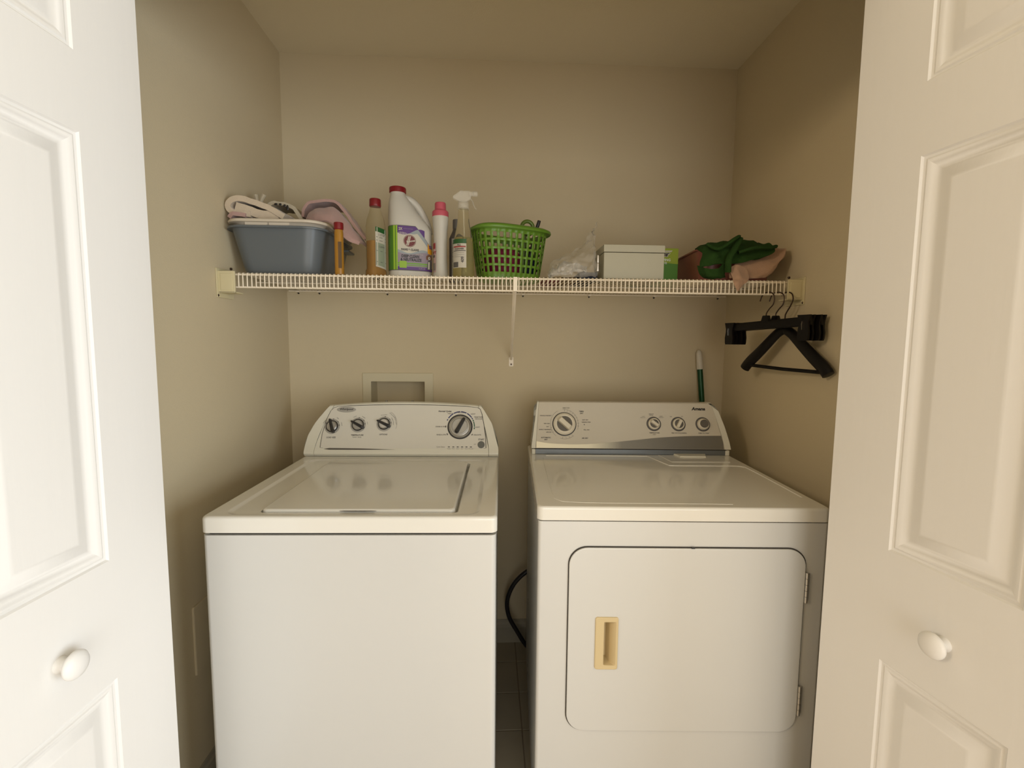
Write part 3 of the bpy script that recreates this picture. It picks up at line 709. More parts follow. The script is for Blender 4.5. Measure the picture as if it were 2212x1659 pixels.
# ------------------------------------------------------------------ wire shelf
ZS, YS, LIP = 1.5296, .404, .0445
SH = empty('wire_shelf', (0, YB, ZS)); tag(SH, 'white vinyl-coated wire shelf across the closet, with cream end brackets', 'shelf')
wr = .0019
prof = [(0, -.008, -wr), (0, YS-YB+.006, -wr), (0, YS-YB+.0012, -wr-.0012), (0, YS-YB, -.006), (0, YS-YB, -LIP)]
wire_mb = MB().tube(prof, wr, 6); w0 = None
nx = 133; xa, xb = XL+.058, XR-.058
for k in range(nx):
    x = xa+(xb-xa)*k/(nx-1)
    if w0 is None: w0 = wire_mb.build('wire', M_WIRE, SH, True, 60); w0.location = (x, 0, 0)
    else: o = dup(w0, SH); o.location = (x+random.uniform(-.0004, .0004), 0, 0)
for y, z, r in ((YS-YB+.004, -2*wr-.0028, .0030), (YS-YB+.0035, -LIP, .0030), (.612-YB, -2*wr-.0022, .0024), (-.012, -2*wr-.0028, .0030)):
    MB().tube([(XL+.012, y, z), (XR-.012, y, z)], r, 8).build('rod', M_WIRE, SH)
def end_bracket(s):   # s=+1 left, -1 right
    x0 = XL if s > 0 else XR
    mb = MB()
    def bx(a, c, bev=.002):
        xs = sorted((x0+s*a[0], x0+s*c[0])); mb.box((xs[0], a[1]-YB, a[2]-ZS), (xs[1], c[1]-YB, c[2]-ZS), bev)
    bx((0.0003, .385, 1.452), (.004, .478, 1.540), .0015)      # wall flange
    bx((0.003, .393, 1.466), (.052, .400, 1.532))              # front cover
    bx((0.003, .393, 1.466), (.052, .442, 1.471))              # bottom ledge
    bx((0.003, .440, 1.466), (.012, .446, 1.532))
    bx((.010, .3915, 1.474), (.045, .3945, 1.524), .001)       # raised front face
    return mb.build('end_bracket', M_BRACKET, SH, True, 30)
for s in (1, -1):
    eb = end_bracket(s)
    x0 = XL if s > 0 else XR
    mb = MB()
    for yy, zz in ((.470, 1.548), (.390, 1.458)):
        mb.lathe([(.004, 0), (.004, s*.004), (.002, s*.006)], 10, (x0, yy-YB, zz-ZS), 'x')
    mb.build('screw', M_HOOK, eb)
cl = None
for x in (-.107, -.023, .251, .531, .809, 1.086, 1.362, 1.637):
    if cl is None:
        cl = MB().box((-.006, -.018, -.012), (.006, -.0005, -.0045), .001).build('wall_clip', M_WIRE, SH, False); cl.location = (x, 0, 0)
        sc_ = MB().lathe([(.0035, 0), (.0035, .002), (.0015, .010)], 8, (0, 0, -.015), 'y').build('screw', M_BLACK, cl)
    else:
        o = dup(cl, SH); o.location = (x, 0, 0); dup(sc_, o)
# support strut: folded channel from the lip down to the wall
mb = MB(); a = Vector((.751, YS-YB+.004, -.006)); c = Vector((.762, -.004, 1.250-ZS))
secs = []
for t in [k/10 for k in range(11)]:
    p = a.lerp(c, t); w_ = .0065*(1-.25*t) if t < .9 else .0065*.7
    secs.append([(p.x-w_, p.y, p.z), (p.x, p.y-.0035, p.z-.002), (p.x+w_, p.y, p.z), (p.x+w_*.8, p.y+.006, p.z+.003), (p.x, p.y+.002, p.z), (p.x-w_*.8, p.y+.006, p.z+.003)])
mb.loft(secs)
mb.box((.7445, YS-YB-.004, -LIP-.002), (.7575, YS-YB+.012, -.002), .001)
mb.loft([[(p[0], y, p[1]) for p in rrect(.7525, 1.222-ZS, .7715, 1.262-ZS, .004, 4)] for y in (-.0005, -.003)])
st = mb.build('support_strut', M_WIRE, SH, True, 30)
MB().lathe([(.0035, .003), (.0035, .005), (.0015, .006)], 12, (.762, 0, 1.231-ZS), 'y').build('screw', M_HOOK, st)

# ------------------------------------------------------------------ things on the shelf, left to right
def basin_rings(x0, y0, x1, y1, h, taper, r, rim, t=.003, n=8):
    R = []
    def rr_(o, z, rad): return [(p[0], p[1], z) for p in rrect(x0+o, y0+o, x1-o, y1-o, max(rad, .004), n)]
    def e_(z): return taper*(1-z/h)
    R.append(rr_(e_(0)+.012, 0, r-.01)); R.append(rr_(e_(0)+.003, .004, r-.01)); R.append(rr_(e_(.012), .012, r))
    for k in (.3, .6, .85, .97): R.append(rr_(e_(h*k), h*k, r+.01*k))
    R += [rr_(-rim*.6, h*.972, r+.02), rr_(-rim, h*.955, r+.022), rr_(-rim-.001, h*.975, r+.022), rr_(-rim, h, r+.022), rr_(0, h+.001, r+.015)]
    for k in (.97, .6, .3): R.append(rr_(e_(h*k)+t, h*k, r+.01*k))
    R.append(rr_(e_(0)+t+.012, .005, r-.01))
    return R
BZ = ZS
# blue-grey dishpan
BP = empty('dishpan', (.0, .59, BZ), .0)
tag(BP, 'blue-grey plastic dishpan at the left end of the wire shelf', 'basin')
MB().loft(basin_rings(-.138, -.172, .150, .168, .142, .030, .045, .012)).build('tub', M_BASIN, BP, True, 50)
mb = MB(); mb.box((.150, .03, .105), (.176, .10, .112), .002); mb.build('grip_tab', M_BASIN, BP)
# cream tray nested in its rim
CT = empty('nested_tray', (.0, .59, BZ+.1435)); tag(CT, 'cream plastic tray rim nested on top of the blue-grey dishpan', 'tray')
R = []
def rt(o, z, r=.06): return [(p[0], p[1], z) for p in rrect(-.137+o, -.172+o, .151-o, .168-o, r, 8)]
R = [rt(.020, -.05), rt(.006, .002), rt(.002, .009), rt(-.005, .0095), rt(-.0085, .011), rt(-.0090, .016), rt(-.007, .0195), rt(.001, .0205), rt(.0085, .017), rt(.024, -.048)]
MB().loft(R, cap=False).build('rim', M_RIMWHITE, CT, True, 60)
MB().loft([rt(.020, -.05), rt(.020, -.047)]).build('base', M_RIMWHITE, CT)
for tx0, tx1 in ((-.078, -.010), (-.006, .056)):
    MB().loft([[(p[0], y, p[1]) for p in rrect(tx0+o, .0005, tx1-o, .012, .0035, 4)] for y, o in ((-.168, 0), (-.1715, .001))]).build('rim_tab', M_RIMWHITE, CT, True, 40)
# cream folded towel
def ext(rows_path, ys, nu=5, nv=3, thick=.018, amp=.004, freq=25, dz=None):
    rows = []
    for k, (y, s_) in enumerate(ys): rows.append([(p[0]*1.0, y+(p[1]-rows_path[0][1]), BZ+(p[2]-BZ)*s_) for p in rows_path])
    return rows
mb = MB()
P = [(-.072, .445, 1.712), (-.112, .445, 1.714), (-.134, .445, 1.725), (-.138, .445, 1.742), (-.126, .445, 1.756), (-.100, .445, 1.760), (-.062, .445, 1.750), (-.016, .445, 1.733), (.030, .445, 1.708)]
sheet(mb, ext(P, [(.445, 1), (.50, 1.01), (.56, 1.02), (.62, 1.0)]), 6, 4, .017, .003, 30)
P2 = [(-.118, .45, 1.738), (-.095, .45, 1.731), (-.047, .45, 1.715), (.012, .45, 1.706)]
sheet(mb, ext(P2, [(.449, 1), (.53, 1), (.61, 1)]), 6, 4, .026, .003, 30, seed=2)
tw = mb.build('cream_towel', M_BEIGECL, None, True, 70); tag(tw, 'cream fleece towel folded over on top of the dishpan, left end', 'towel')
# pink cloth peeking under it
mb = MB(); sheet(mb, [[(-.135, .44, 1.700), (-.120, .435, 1.712), (-.085, .44, 1.706)], [(-.138, .50, 1.702), (-.120, .50, 1.716), (-.085, .50, 1.708)]], 6, 4, .012, .003, 40)
tag(mb.build('salmon_washcloth', M_PINKCL, None, True, 70), 'salmon washcloth edge tucked under the cream towel', 'cloth')
# speckled cloth behind with a knotted tie
mb = MB(); P = [(-.075, .56, 1.748), (-.052, .56, 1.776), (-.019, .56, 1.777), (.008, .56, 1.766), (.032, .56, 1.742), (.045, .56, 1.715)]
sheet(mb, ext(P, [(.55, 1), (.60, 1.0), (.65, .99)]), 6, 4, .012, .004, 35, seed=5)
sp = mb.build('speckled_cloth', mat('pale_knit', (.50, .43, .31), .95, bump=1, bscale=500), None, True, 70); tag(sp, 'pale cloth with black marks behind the cream towel', 'cloth')
mb = MB()
for x, z, w_, h_ in ((-.036, 1.7725, .006, .0035), (-.022, 1.772, .005, .004), (-.008, 1.768, .0045, .005), (.001, 1.762, .004, .009)):
    mb.loft([[(x+w_*math.cos(a)*k, .5435-.001*(k < 1), z-.001+h_*math.sin(a)*k) for a in [2*PI*j/10 for j in range(10)]] for k in (1, .6)])
mb.build('black_mark', M_BLACK, sp, False)
mb = MB()
for P in ([(-.098, .56, 1.755), (-.105, .56, 1.790), (-.108, .56, 1.804)], [(-.096, .56, 1.755), (-.090, .56, 1.786), (-.080, .56, 1.806)]):
    mb.tube(crspline(P, 4), [.004+.0035*(k/8) for k in range(9)], 8)
mb.build('fluffy_tie', mat('fluffy_tie', (.50, .43, .31), .95, bump=1, bscale=300), sp)
# pink towel
mb = MB()
A_ = [(.041, .56, 1.737), (.046, .56, 1.757), (.062, .56, 1.780), (.092, .56, 1.788), (.150, .56, 1.791), (.181, .56, 1.757), (.213, .56, 1.712), (.249, .56, 1.668)]
B_ = [(.063, .54, 1.717), (.073, .54, 1.740), (.094, .54, 1.755), (.124, .54, 1.759), (.155, .54, 1.760), (.188, .54, 1.724), (.218, .54, 1.687), (.246, .54, 1.648)]
C_ = [(.092, .50, 1.702), (.111, .49, 1.702), (.133, .48, 1.703), (.150, .48, 1.703), (.170, .485, 1.692), (.186, .50, 1.668), (.210, .51, 1.648), (.238, .52, 1.643)]
sheet(mb, [A_, [(x, y+.05, z+.002) for x, y, z in A_], [(x, y+.12, z-.004) for x, y, z in A_]], 6, 4, .009, .003, 25, seed=1)
sheet(mb, [[(x, y+.06, z-.002) for x, y, z in B_], B_, [((a+c)/2, (b+d)/2-.012, (e+f)/2) for (a, b, e), (c, d, f) in zip(B_, C_)], C_], 6, 5, .007, .003, 30, seed=3)
tag(mb.build('pink_towel', M_PINKCL, None, True, 70), 'folded pink towel draped over the right side of the dishpan', 'towel')

# bottle builder: superellipse sections with rotated local frame
def ell(a, b_, n=2.6, k=32, cx=0, cy=0):
    out = []
    for j in range(k):
        t = 2*PI*j/k; c, s = math.cos(t), math.sin(t)
        out.append((cx+a*math.copysign(abs(c)**(2/n), c), cy+b_*math.copysign(abs(s)**(2/n), s)))
    return out
def body(mb, secs, m=None, cap=True, k=32):
    mb.loft([[(x, y, z) for x, y in ell(a, b_, n, k, cx)] for (z, a, b_, n, cx) in secs], cap, m)

# small orange-brown bottle with a red cap
SB = empty('sauce_bottle', (.1995, .436, BZ)); tag(SB, 'small slim orange-brown bottle with red cap in front of the dishpan', 'bottle')
mb = MB(); body(mb, [(0, .0125, .0115, 2.4, 0), (.003, .0140, .013, 2.4, 0), (.128, .0135, .0125, 2.4, 0), (.137, .0128, .012, 2, 0), (.141, .0115, .0115, 2, 0)]); mb.build('bottle_body', M_AMBERSOLID, SB)
MB().lathe([(.0125, .138), (.0145, .140), (.0145, .158), (.0135, .160), (.004, .1603)], 20).build('cap', M_REDCAP, SB)
MB().loft([[(x, -.0136+o, z) for x, z in ((.001, .02), (.0115, .02), (.0115, .10), (.001, .10))] for o in (0, .0006)]).build('label_strip', mat('brown_strip', (.12, .07, .03), .5), SB, False)

# clear bottle of amber cleaner
AB = empty('amber_cleaner_bottle', (.297, .505, BZ), .95); tag(AB, 'clear bottle half full of amber cleaner, red cap, left of the white jug', 'bottle')
out_s = [(0, .031, .024, 3, 0), (.004, .034, .026, 3, 0), (.022, .0335, .026, 3, 0), (.028, .0300, .024, 3, 0), (.10, .0300, .024, 3, 0), (.165, .0305, .0245, 3, 0), (.185, .0290, .023, 2.6, 0), (.205, .0230, .0195, 2.2, 0), (.220, .0185, .017, 2, 0), (.230, .0165, .016, 2, 0)]
mb = MB(); body(mb, out_s); mb.build('bottle_body', M_CLEARSHELL, AB)
liq = [(z, a-.0025, b_-.0025, n, c) for z, a, b_, n, c in out_s if z < .12]+[(.118, .0278, .0218, 3, 0)]
mb = MB(); body(mb, liq); mb.build('liquid', M_AMBERLIQ, AB)
MB().lathe([(.017, .229), (.0185, .231), (.0185, .236), (.0182, .251), (.0168, .2535), (.003, .254)], 24).build('cap', M_REDCAP, AB)
mb = MB()
def absurf(x, z, off=0): return (x, -(.0246)*(1-abs(x/.0310)**3)**(1/3)-off, z)
patch(mb, [(-.021, .035), (.024, .028), (.024, .155), (-.021, .160)], absurf, M_LABELWHITE, .0008, 3)
patch(mb, [(-.021, .146), (.024, .141), (.024, .156), (-.021, .161)], absurf, M_LABELDKGREEN, .0012, 2)
patch(mb, [(-.020, .040), (.0235, .034), (.0235, .108), (-.020, .112)], absurf, mat('label_pale_green', (.26, .29, .20), .5), .0011, 2)
for z in (.128, .118, .085, .05): patch(mb, [(-.019, z), (.021, z-.002), (.021, z-.0005), (-.019, z+.0015)], absurf, G, .0015, 1)
put_text(mb, '1 STEP', .010, .002, .136, absurf, G, off=.0016); put_text(mb, 'CLEAN', .008, .002, .0985, absurf, G, off=.0016)
mb.build('label', None, AB, False)

# white carpet-cleaner jug
JG = empty('cleaner_jug', (.402, .545, BZ), .30)
tag(JG, 'tall white handled jug of pet carpet cleaner, red cap, purple and green label', 'jug')
secs = [(0, .066, .044, 3.2, 0), (.004, .070, .047, 3.4, 0), (.018, .0715, .048, 3.4, 0), (.022, .070, .047, 3.4, 0), (.155, .0705, .0475, 3.4, 0), (.165, .0700, .047, 3.2, -.0005), (.180, .0655, .0465, 3.0, -.005),
        (.198, .0575, .045, 2.8, -.013), (.215, .0500, .042, 2.6, -.020), (.235, .0430, .038, 2.5, -.0270), (.252, .0365, .033, 2.4, -.0320), (.265, .0300, .028, 2.2, -.0355), (.276, .0250, .025, 2, -.0385), (.284, .0245, .0245, 2, -.0390)]
mb = MB(); body(mb, secs, k=40); mb.build('jug_body', M_HDPE, JG)
mb = MB(); mb.tube(crspline([(-.020, 0, .268), (.004, 0, .262), (.026, 0, .243), (.046, 0, .212), (.060, 0, .180), (.064, 0, .155)], 5), [.009]+[.0130]*24+[.010], 14); mb.build('handle', M_HDPE, JG)
MB().lathe([(.0255, .282), (.0275, .284), (.0275, .296), (.0265, .299), (.004, .300)], 32, (-.039, 0, 0)).build('cap', M_REDCAP, JG)
# label wraps the front and left side (arc-length coordinate s, 0 = front centre)
Wp, acc = [], 0.0
pts = [(.0712*math.copysign(abs(math.sin(t))**(2/3.4), math.sin(t)), -.0482*abs(math.cos(t))**(2/3.4)) for t in [PI/2*k/200 for k in range(0, 201)]]
arc = [0.0]
for a, c in zip(pts, pts[1:]): arc.append(arc[-1]+math.dist(a, c))
def jsurf(s, z, off=0):
    q = min(abs(s), arc[-1]-1e-6); lo, hi = 0, 200
    while hi-lo > 1:
        mid = (lo+hi)//2
        if arc[mid] <= q: lo = mid
        else: hi = mid
    f_ = (q-arc[lo])/max(1e-9, arc[hi]-arc[lo]); x = pts[lo][0]*(1-f_)+pts[hi][0]*f_; y = pts[lo][1]*(1-f_)+pts[hi][1]*f_
    k = 1+off/.05; sg = 1 if s >= 0 else -1
    return (sg*x*k, y*k, z)
LBt, LBb = .176, .026
def topz(s):  # label upper edge falls off to the right with the shoulder
    return .176 if s < -.0 else .176-max(0, s-.0)*1.05
mb = MB()
def band(s0, s1, z0, z1f, m, off, n=16, nz=4):
    vs = []; fs = []
    for i in range(n+1):
        s = s0+(s1-s0)*i/n; t_ = z1f(s) if callable(z1f) else z1f; b0 = z0(s) if callable(z0) else z0
        for j in range(nz+1): vs.append(jsurf(s, b0+(t_-b0)*j/nz, off))
    for i in range(n):
        for j in range(nz): a = i*(nz+1)+j; fs.append((a, a+nz+1, a+nz+2, a+1))
    mb.add(vs, fs, m)
tz = lambda s: .170 if s < .012 else .170-(s-.012)*1.25
band(-.098, .072, LBb, tz, M_GREYTXT, .0006, 28)
band(-.097, -.056, LBb+.002, .168, mat('label_mid_green', (.06, .17, .015), .4), .0009)
band(-.060, -.046, LBb+.002, lambda s: .169, M_LIME, .0011, 6)
band(-.053, -.051, LBb+.002, .168, M_LABELDKGREEN, .0013, 2)
band(-.046, .071, LBb+.002, lambda s: tz(s)-.002, M_GREYBLUE, .0009, 24)
band(-.046, .040, lambda s: .150+.010*math.sin(s*60), lambda s: tz(s)-.002, M_CREST, .0012, 20)
band(-.046, .050, lambda s: .088-.006*math.cos((s+.01)*70), lambda s: min(tz(s)-.018, .146-.003*math.cos(s*90)), M_LABELWHITE, .0012, 20)
band(-.046, .071, lambda s: .030, lambda s: .082-.004*math.cos((s+.01)*60), M_LILAC, .0012, 20)
band(-.046, .071, LBb+.002, .038, M_CREST, .0014, 20)
band(-.046, .060, .047, .051, M_LABELGREEN, .0015, 12); band(-.046, .060, .042, .0445, M_LABELGREEN, .0015, 12)
band(.050, .071, lambda s: .082+.3*abs(s-.062), lambda s: min(tz(s)-.004, .118), M_ORANGE, .0016, 6)
band(-.040, -.018, .034, .056, M_LIME, .0018, 4)
patch(mb, circ(-.008, .121, .0210, 32, .0210), jsurf, M_LABELWHITE, .0016, 1)
patch(mb, circ(-.008, .121, .0195, 32, .0195), jsurf, M_MAROON, .0019, 1)
arcband(mb, -.008, .121, .0172, .0180, 0, 360, jsurf, M_LABELWHITE, 40, .0023)
for x, w_ in ((-.014, .0016), (-.0095, .0016)):
    patch(mb, [(x-w_-.003, .107), (x+w_-.003, .107), (x+w_+.004, .136), (x-w_+.004, .136)], jsurf, M_LABELWHITE, .0023, 1)
put_text(mb, 'Hoover', .0088, -.004, .1205, jsurf, M_LABELWHITE, off=.0024, bold=.0004, rot=.22)
put_text(mb, '2X', .012, -.036, .158, jsurf, M_LABELWHITE, off=.0022, bold=.0003, sx=.8); put_text(mb, 'concentrate', .006, -.012, .1595, jsurf, M_LILAC, off=.0022)
put_text(mb, 'PAWS & CLAWS', .0092, -.007, .0925, jsurf, G, off=.0022, bold=.0005, sx=.82)
put_text(mb, 'DEEP CLEAN', .0125, -.006, .0715, jsurf, M_BLACK, off=.0022, bold=.0005, sx=.78); put_text(mb, '& NEUTRALIZE', .0125, -.004, .0605, jsurf, M_BLACK, off=.0022, bold=.0005, sx=.78)
put_text(mb, 'ODORS', .006, .061, .103, jsurf, M_CREST, off=.0022, bold=.0003, sx=.7); put_text(mb, 'NEUTRAL', .006, .061, .109, jsurf, M_CREST, off=.0022, bold=.0003, sx=.6)
put_text(mb, 'with Oxy', .006, .022, .0795, jsurf, M_LABELWHITE, off=.0022); put_text(mb, '116 FL OZ', .005, .03, .0335, jsurf, M_LABELWHITE, off=.0022)
# the beagle picture
patch(mb, [(.046, .032), (.066, .032), (.0665, .058), (.060, .070), (.050, .060)], jsurf, M_GREYTXT, .0018, 1)
patch(mb, circ(.055, .0735, .0085, 16, .0095), jsurf, M_BROWN, .0021); patch(mb, circ(.0475, .071, .0035, 12, .008), jsurf, M_BROWN, .0020); patch(mb, circ(.0630, .071, .0035, 12, .008), jsurf, M_BROWN, .0020)
patch(mb, circ(.055, .070, .0045, 14, .0055), jsurf, M_LABELWHITE, .0024); patch(mb, circ(.055, .0705, .0018, 8, .0014), jsurf, M_BLACK, .0027)
for x in (.0515, .0585): patch(mb, circ(x, .0765, .0011, 8), jsurf, M_BLACK, .0027)
patch(mb, [(.050, .034), (.056, .034), (.057, .058), (.051, .058)], jsurf, M_LABELWHITE, .0022)
mb.build('label', None, JG, False)

# white bottle with a pink cap
PB = empty('softener_bottle', (.507, .515, BZ), .15); tag(PB, 'white waisted bottle with a stepped pink cap between the jug and the spray bottle', 'bottle')
prof = [(.0235, 0), (.0255, .003), (.0250, .012), (.0228, .030), (.0212, .060), (.0210, .100), (.0218, .128), (.0228, .134), (.0220, .138), (.0230, .142), (.0222, .146), (.0232, .150), (.0225, .154), (.0240, .170), (.0258, .188), (.0265, .200), (.0262, .206)]
mb = MB().lathe(prof, 32); mb.build('bottle_body', M_HDPE, PB)
MB().lathe([(.0262, .203), (.0268, .205), (.0268, .219), (.0235, .223), (.0190, .225), (.0185, .228), (.0180, .246), (.0165, .249), (.004, .2495)], 32).build('cap', M_PINKCAP, PB)
mb = MB()
def psurf(s, z, off=0): a = s/.024; r = .0232+off; return (r*math.sin(a), -r*math.cos(a), z)
def pband(s0, s1, z0, z1, m, off):
    vs = [psurf(s0+(s1-s0)*i/8, z, off) for i in range(9) for z in (z0, z1)]; mb.add(vs, [(2*i, 2*i+2, 2*i+3, 2*i+1) for i in range(8)], m)
pband(-.048, -.018, .022, .118, mat('label_pale_pink', (.50, .33, .30), .5), .0006); pband(-.040, -.020, .098, .116, M_REDPR, .0010); pband(-.042, -.022, .070, .078, G, .0010); pband(-.042, -.020, .028, .052, mat('label_grey_lines', (.22, .19, .17), .5), .0010)
put_text(mb, 'SOFT', .012, -.030, .085, psurf, M_REDPR, off=.0014, bold=.0004)
mb.build('label', None, PB, False)

# dark bottle behind
DB = empty('grey_capped_bottle', (.5545, .595, BZ), .2); tag(DB, 'dark slim bottle with pale label and grey cap behind the spray bottle', 'bottle')
mb = MB(); body(mb, [(0, .024, .018, 2.6, 0), (.004, .026, .019, 2.6, 0), (.150, .026, .019, 2.6, 0), (.160, .022, .017, 2.2, 0), (.175, .015, .014, 2, 0), (.186, .012, .012, 2, 0)]); mb.build('bottle_body', mat('smoky_plastic', (.10, .085, .075), .2), DB)
MB().lathe([(.0125, .184), (.0135, .186), (.0135, .214), (.012, .216), (.003, .2162)], 20).build('cap', M_CAPGREY, DB)
mb = MB()
def dbs(x, z, off=0): return (x, -.0192*(1-abs(x/.0263)**2.6)**(1/2.6)-off, z)
patch(mb, [(-.019, .012), (.022, .012), (.022, .148), (-.019, .148)], dbs, mat('label_silver', (.33, .31, .28), .4), .0006, 3)
for z in (.13, .115, .10, .085, .07, .055, .04): patch(mb, [(-.016, z), (.018, z), (.018, z+.003), (-.016, z+.003)], dbs, G, .0010, 1)
mb.build('label', None, DB, False)

# clear spray bottle
SP = empty('spray_bottle', (.585, .476, BZ), .12); tag(SP, 'clear spray bottle with pale green liquid and translucent white trigger head', 'spray bottle')
prof = [(.0335, 0), (.0355, .004), (.0345, .030), (.0335, .060), (.0315, .105), (.0295, .128), (.0250, .150), (.0205, .170), (.0185, .190), (.0172, .210), (.0165, .222)]
MB().lathe(prof, 32).build('bottle_body', M_CLEARSHELL, SP)
MB().lathe([(.0325, .002), (.0343, .005), (.0334, .030), (.0324, .060), (.0305, .105), (.0285, .128)], 32).build('liquid', M_YELLOWLIQ, SP)
MB().tube([(0, 0, .222), (.002, 0, .15), (.006, 0, .02)], .002, 8).build('dip_tube', M_MILKY, SP)
MB().lathe([(.0172, .218), (.0178, .222), (.0172, .240), (.0150, .243)], 28).build('collar', M_MILKY, SP)
mb = MB(); mb.loft([[(x, y, z) for x, y in ((-.034*s_+cx, -.007*w_), (.024*s_+cx, -.009*w_), (.024*s_+cx, .009*w_), (-.034*s_+cx, .007*w_))] for z, s_, w_, cx in ((.243, .35, .9, .0), (.252, .95, 1, 0), (.258, 1, 1, 0), (.272, .62, .9, .006), (.277, .55, .7, .008))])
mb.box((.018, -.006, .262), (.034, .006, .276), .002); mb.lathe([(.006, .030), (.0085, .032), (.0085, .044), (.0065, .046)], 14, (0, 0, .270), 'x')
mb.build('sprayer_head', M_MILKY, SP, True, 40)
mb = MB(); mb.tube(crspline([(.020, 0, .258), (.030, 0, .245), (.034, 0, .232), (.042, 0, .222)], 4), [(.0045, .002)]*13, 8); mb.build('trigger', M_MILKY, SP)
mb = MB()
def ss(s, z, off=0): a = s/.032-.55; r = .0348+off-.02*max(0, z-.02)*.35; return (r*math.sin(a), -r*math.cos(a), z)
def sband(s0, s1, z0, z1, m, off):
    vs = [ss(s0+(s1-s0)*i/10, z, off) for i in range(11) for z in (z0, z1)]; mb.add(vs, [(2*i, 2*i+2, 2*i+3, 2*i+1) for i in range(10)], m)
sband(-.024, .024, .030, .118, M_LABELWHITE, .0006); sband(-.024, .024, .106, .120, M_LABELDKGREEN, .0011); sband(-.018, .022, .094, .098, M_REDPR, .0011); sband(-.018, .022, .082, .0845, G, .0011); sband(-.020, .000, .032, .048, G, .0011)
put_text(mb, 'ALL', .007, .002, .1015, ss, G, off=.0014, bold=.0004); put_text(mb, 'CLEANER', .007, .002, .089, ss, G, off=.0014, bold=.0003)
for z in (.076, .070, .064): sband(-.016, .018, z, z+.0015, mat('label_fine_print', (.3, .28, .24), .5) if z == .076 else bpy.data.materials['label_fine_print'], .0011)
put_text(mb, '409', .012, .013, .055, ss, G, off=.0014, bold=.0005, rot=1.57); mb.build('label', None, SP, False)

# green basket
GB = empty('green_basket', (.735, .560, BZ), math.radians(24)); tag(GB, 'bright green plastic basket with square holes, in the middle of the shelf', 'basket')
hb, wb, H = .128, .088, .172
def sup(a, b_, t, n=3.2): c, s = math.cos(t), math.sin(t); return (a*math.copysign(abs(c)**(2/n), c), b_*math.copysign(abs(s)**(2/n), s))
# equal arc spacing
raw = [sup(hb, wb, 2*PI*k/720) for k in range(721)]; acc = [0]
for a, c in zip(raw, raw[1:]): acc.append(acc[-1]+math.dist(a, c))
NC = 66
def per(k):
    q = acc[-1]*k/NC; i = 0
    lo, hi = 0, 720
    while hi-lo > 1:
        mid = (lo+hi)//2
        if acc[mid] <= q: lo = mid
        else: hi = mid
    f_ = (q-acc[lo])/(acc[hi]-acc[lo]+1e-12); return (raw[lo][0]*(1-f_)+raw[hi][0]*f_, raw[lo][1]*(1-f_)+raw[hi][1]*f_)
ring2 = []
for k in range(NC): ring2.append(per(k))
zl = [.004, .024, .043, .0505, .0695, .077, .096, .1035, .1225, .130, .149, .170]
# columns alternate rib / hole: re-space so holes are a bit wider than ribs
pp = []
for k in range(NC//2):
    pp.append(per(2*k)); pp.append(per(2*k+.84))
mb = MB(); N = len(pp); vs = []; fs = []
for z in zl:
    s_ = .80+.20*(z/H)
    for x, y in pp: vs.append((x*s_, y*s_, z))
for i in range(len(zl)-1):
    for j in range(N):
        if i % 2 == 1 and i < 10 and j % 2 == 1: continue   # hole
        k = (j+1) % N; fs.append((i*N+j, i*N+k, (i+1)*N+k, (i+1)*N+j))
base = len(vs); vs.append((0, 0, .004))
for j in range(N): fs.append((base, (j+1) % N, j))
mb.add(vs, fs); wall = mb.build('basket_wall', M_GREENPL, GB, True, 45)
md = wall.modifiers.new('thickness', 'SOLIDIFY'); md.thickness = .0028; md.offset = 0
mb = MB(); R = []
for o, z in ((.000, .160), (.003, .166), (.010, .163), (.012, .160), (.0135, .163), (.012, .170), (.004, .1745), (-.001, .173), (-.002, .166)):
    R.append([(x*(1+o/hb), y*(1+o/wb), z) for x, y in [per(k) for k in range(NC)]])
R.append(R[0]); mb.loft(R, cap=False); mb.build('rim', M_GREENPL, GB, True, 50)
mb = MB(); mb.loft([[(x*s_, y*s_, z) for x, y in [per(k) for k in range(NC)]] for z, s_ in ((0, .76), (.004, .80), (.005, .79))]); mb.build('base', M_GREENPL, GB, True, 40)
# its contents
mb = MB(); sheet(mb, [[(.655, .56, 1.545), (.70, .52, 1.545), (.75, .535, 1.545), (.775, .57, 1.55)], [(.65, .56, 1.60), (.695, .515, 1.60), (.75, .53, 1.605), (.775, .57, 1.60)], [(.66, .57, 1.628), (.70, .535, 1.638), (.745, .55, 1.634), (.765, .58, 1.62)], [(.665, .60, 1.60), (.70, .60, 1.62), (.74, .61, 1.61), (.76, .61, 1.60)]], 5, 5, .010, .010, 30)
tag(mb.build('maroon_cloth', M_MAGENTA, None, True, 70), 'magenta and maroon cloth seen through the holes of the green basket', 'cloth')
mb = MB(); mb.loft([[(.800+a*.026*s_, .590+b_*.028*s_, z) for a, b_ in ell(1, 1, 3, 16)] for z, s_ in ((1.540, .8), (1.545, 1), (1.61, 1.05), (1.645, .85), (1.655, .5))]); tag(mb.build('black_pouch', M_NAVY, None, True, 60), 'black pouch standing at the right inside the green basket', 'pouch')
mb = MB(); c = Vector((.798, .548, 1.712)); mb.tube([(c.x+.020*math.cos(a), c.y+.004*math.cos(a), c.z+.022*math.sin(a)) for a in [2*PI*k/24 for k in range(24)]], .0065, 10, closed=True)
mb.tube([(.79, .550, 1.690), (.785, .560, 1.60), (.782, .570, 1.545)], .006, 8)
tag(mb.build('ring_handled_tool', mat('olive_plastic', (.10, .16, .02), .35), None, True, 60), 'olive green ring handle sticking up out of the green basket', 'tool')
mb = MB(); mb.tube([(.800, .555, 1.58), (.822, .548, 1.69), (.834, .545, 1.722), (.838, .545, 1.736)], [.004, .005, .0065, .006], 10)
tag(mb.build('black_handled_brush', M_BLACK, None, True, 60), 'black handle tip sticking up at the right rim of the green basket', 'brush')

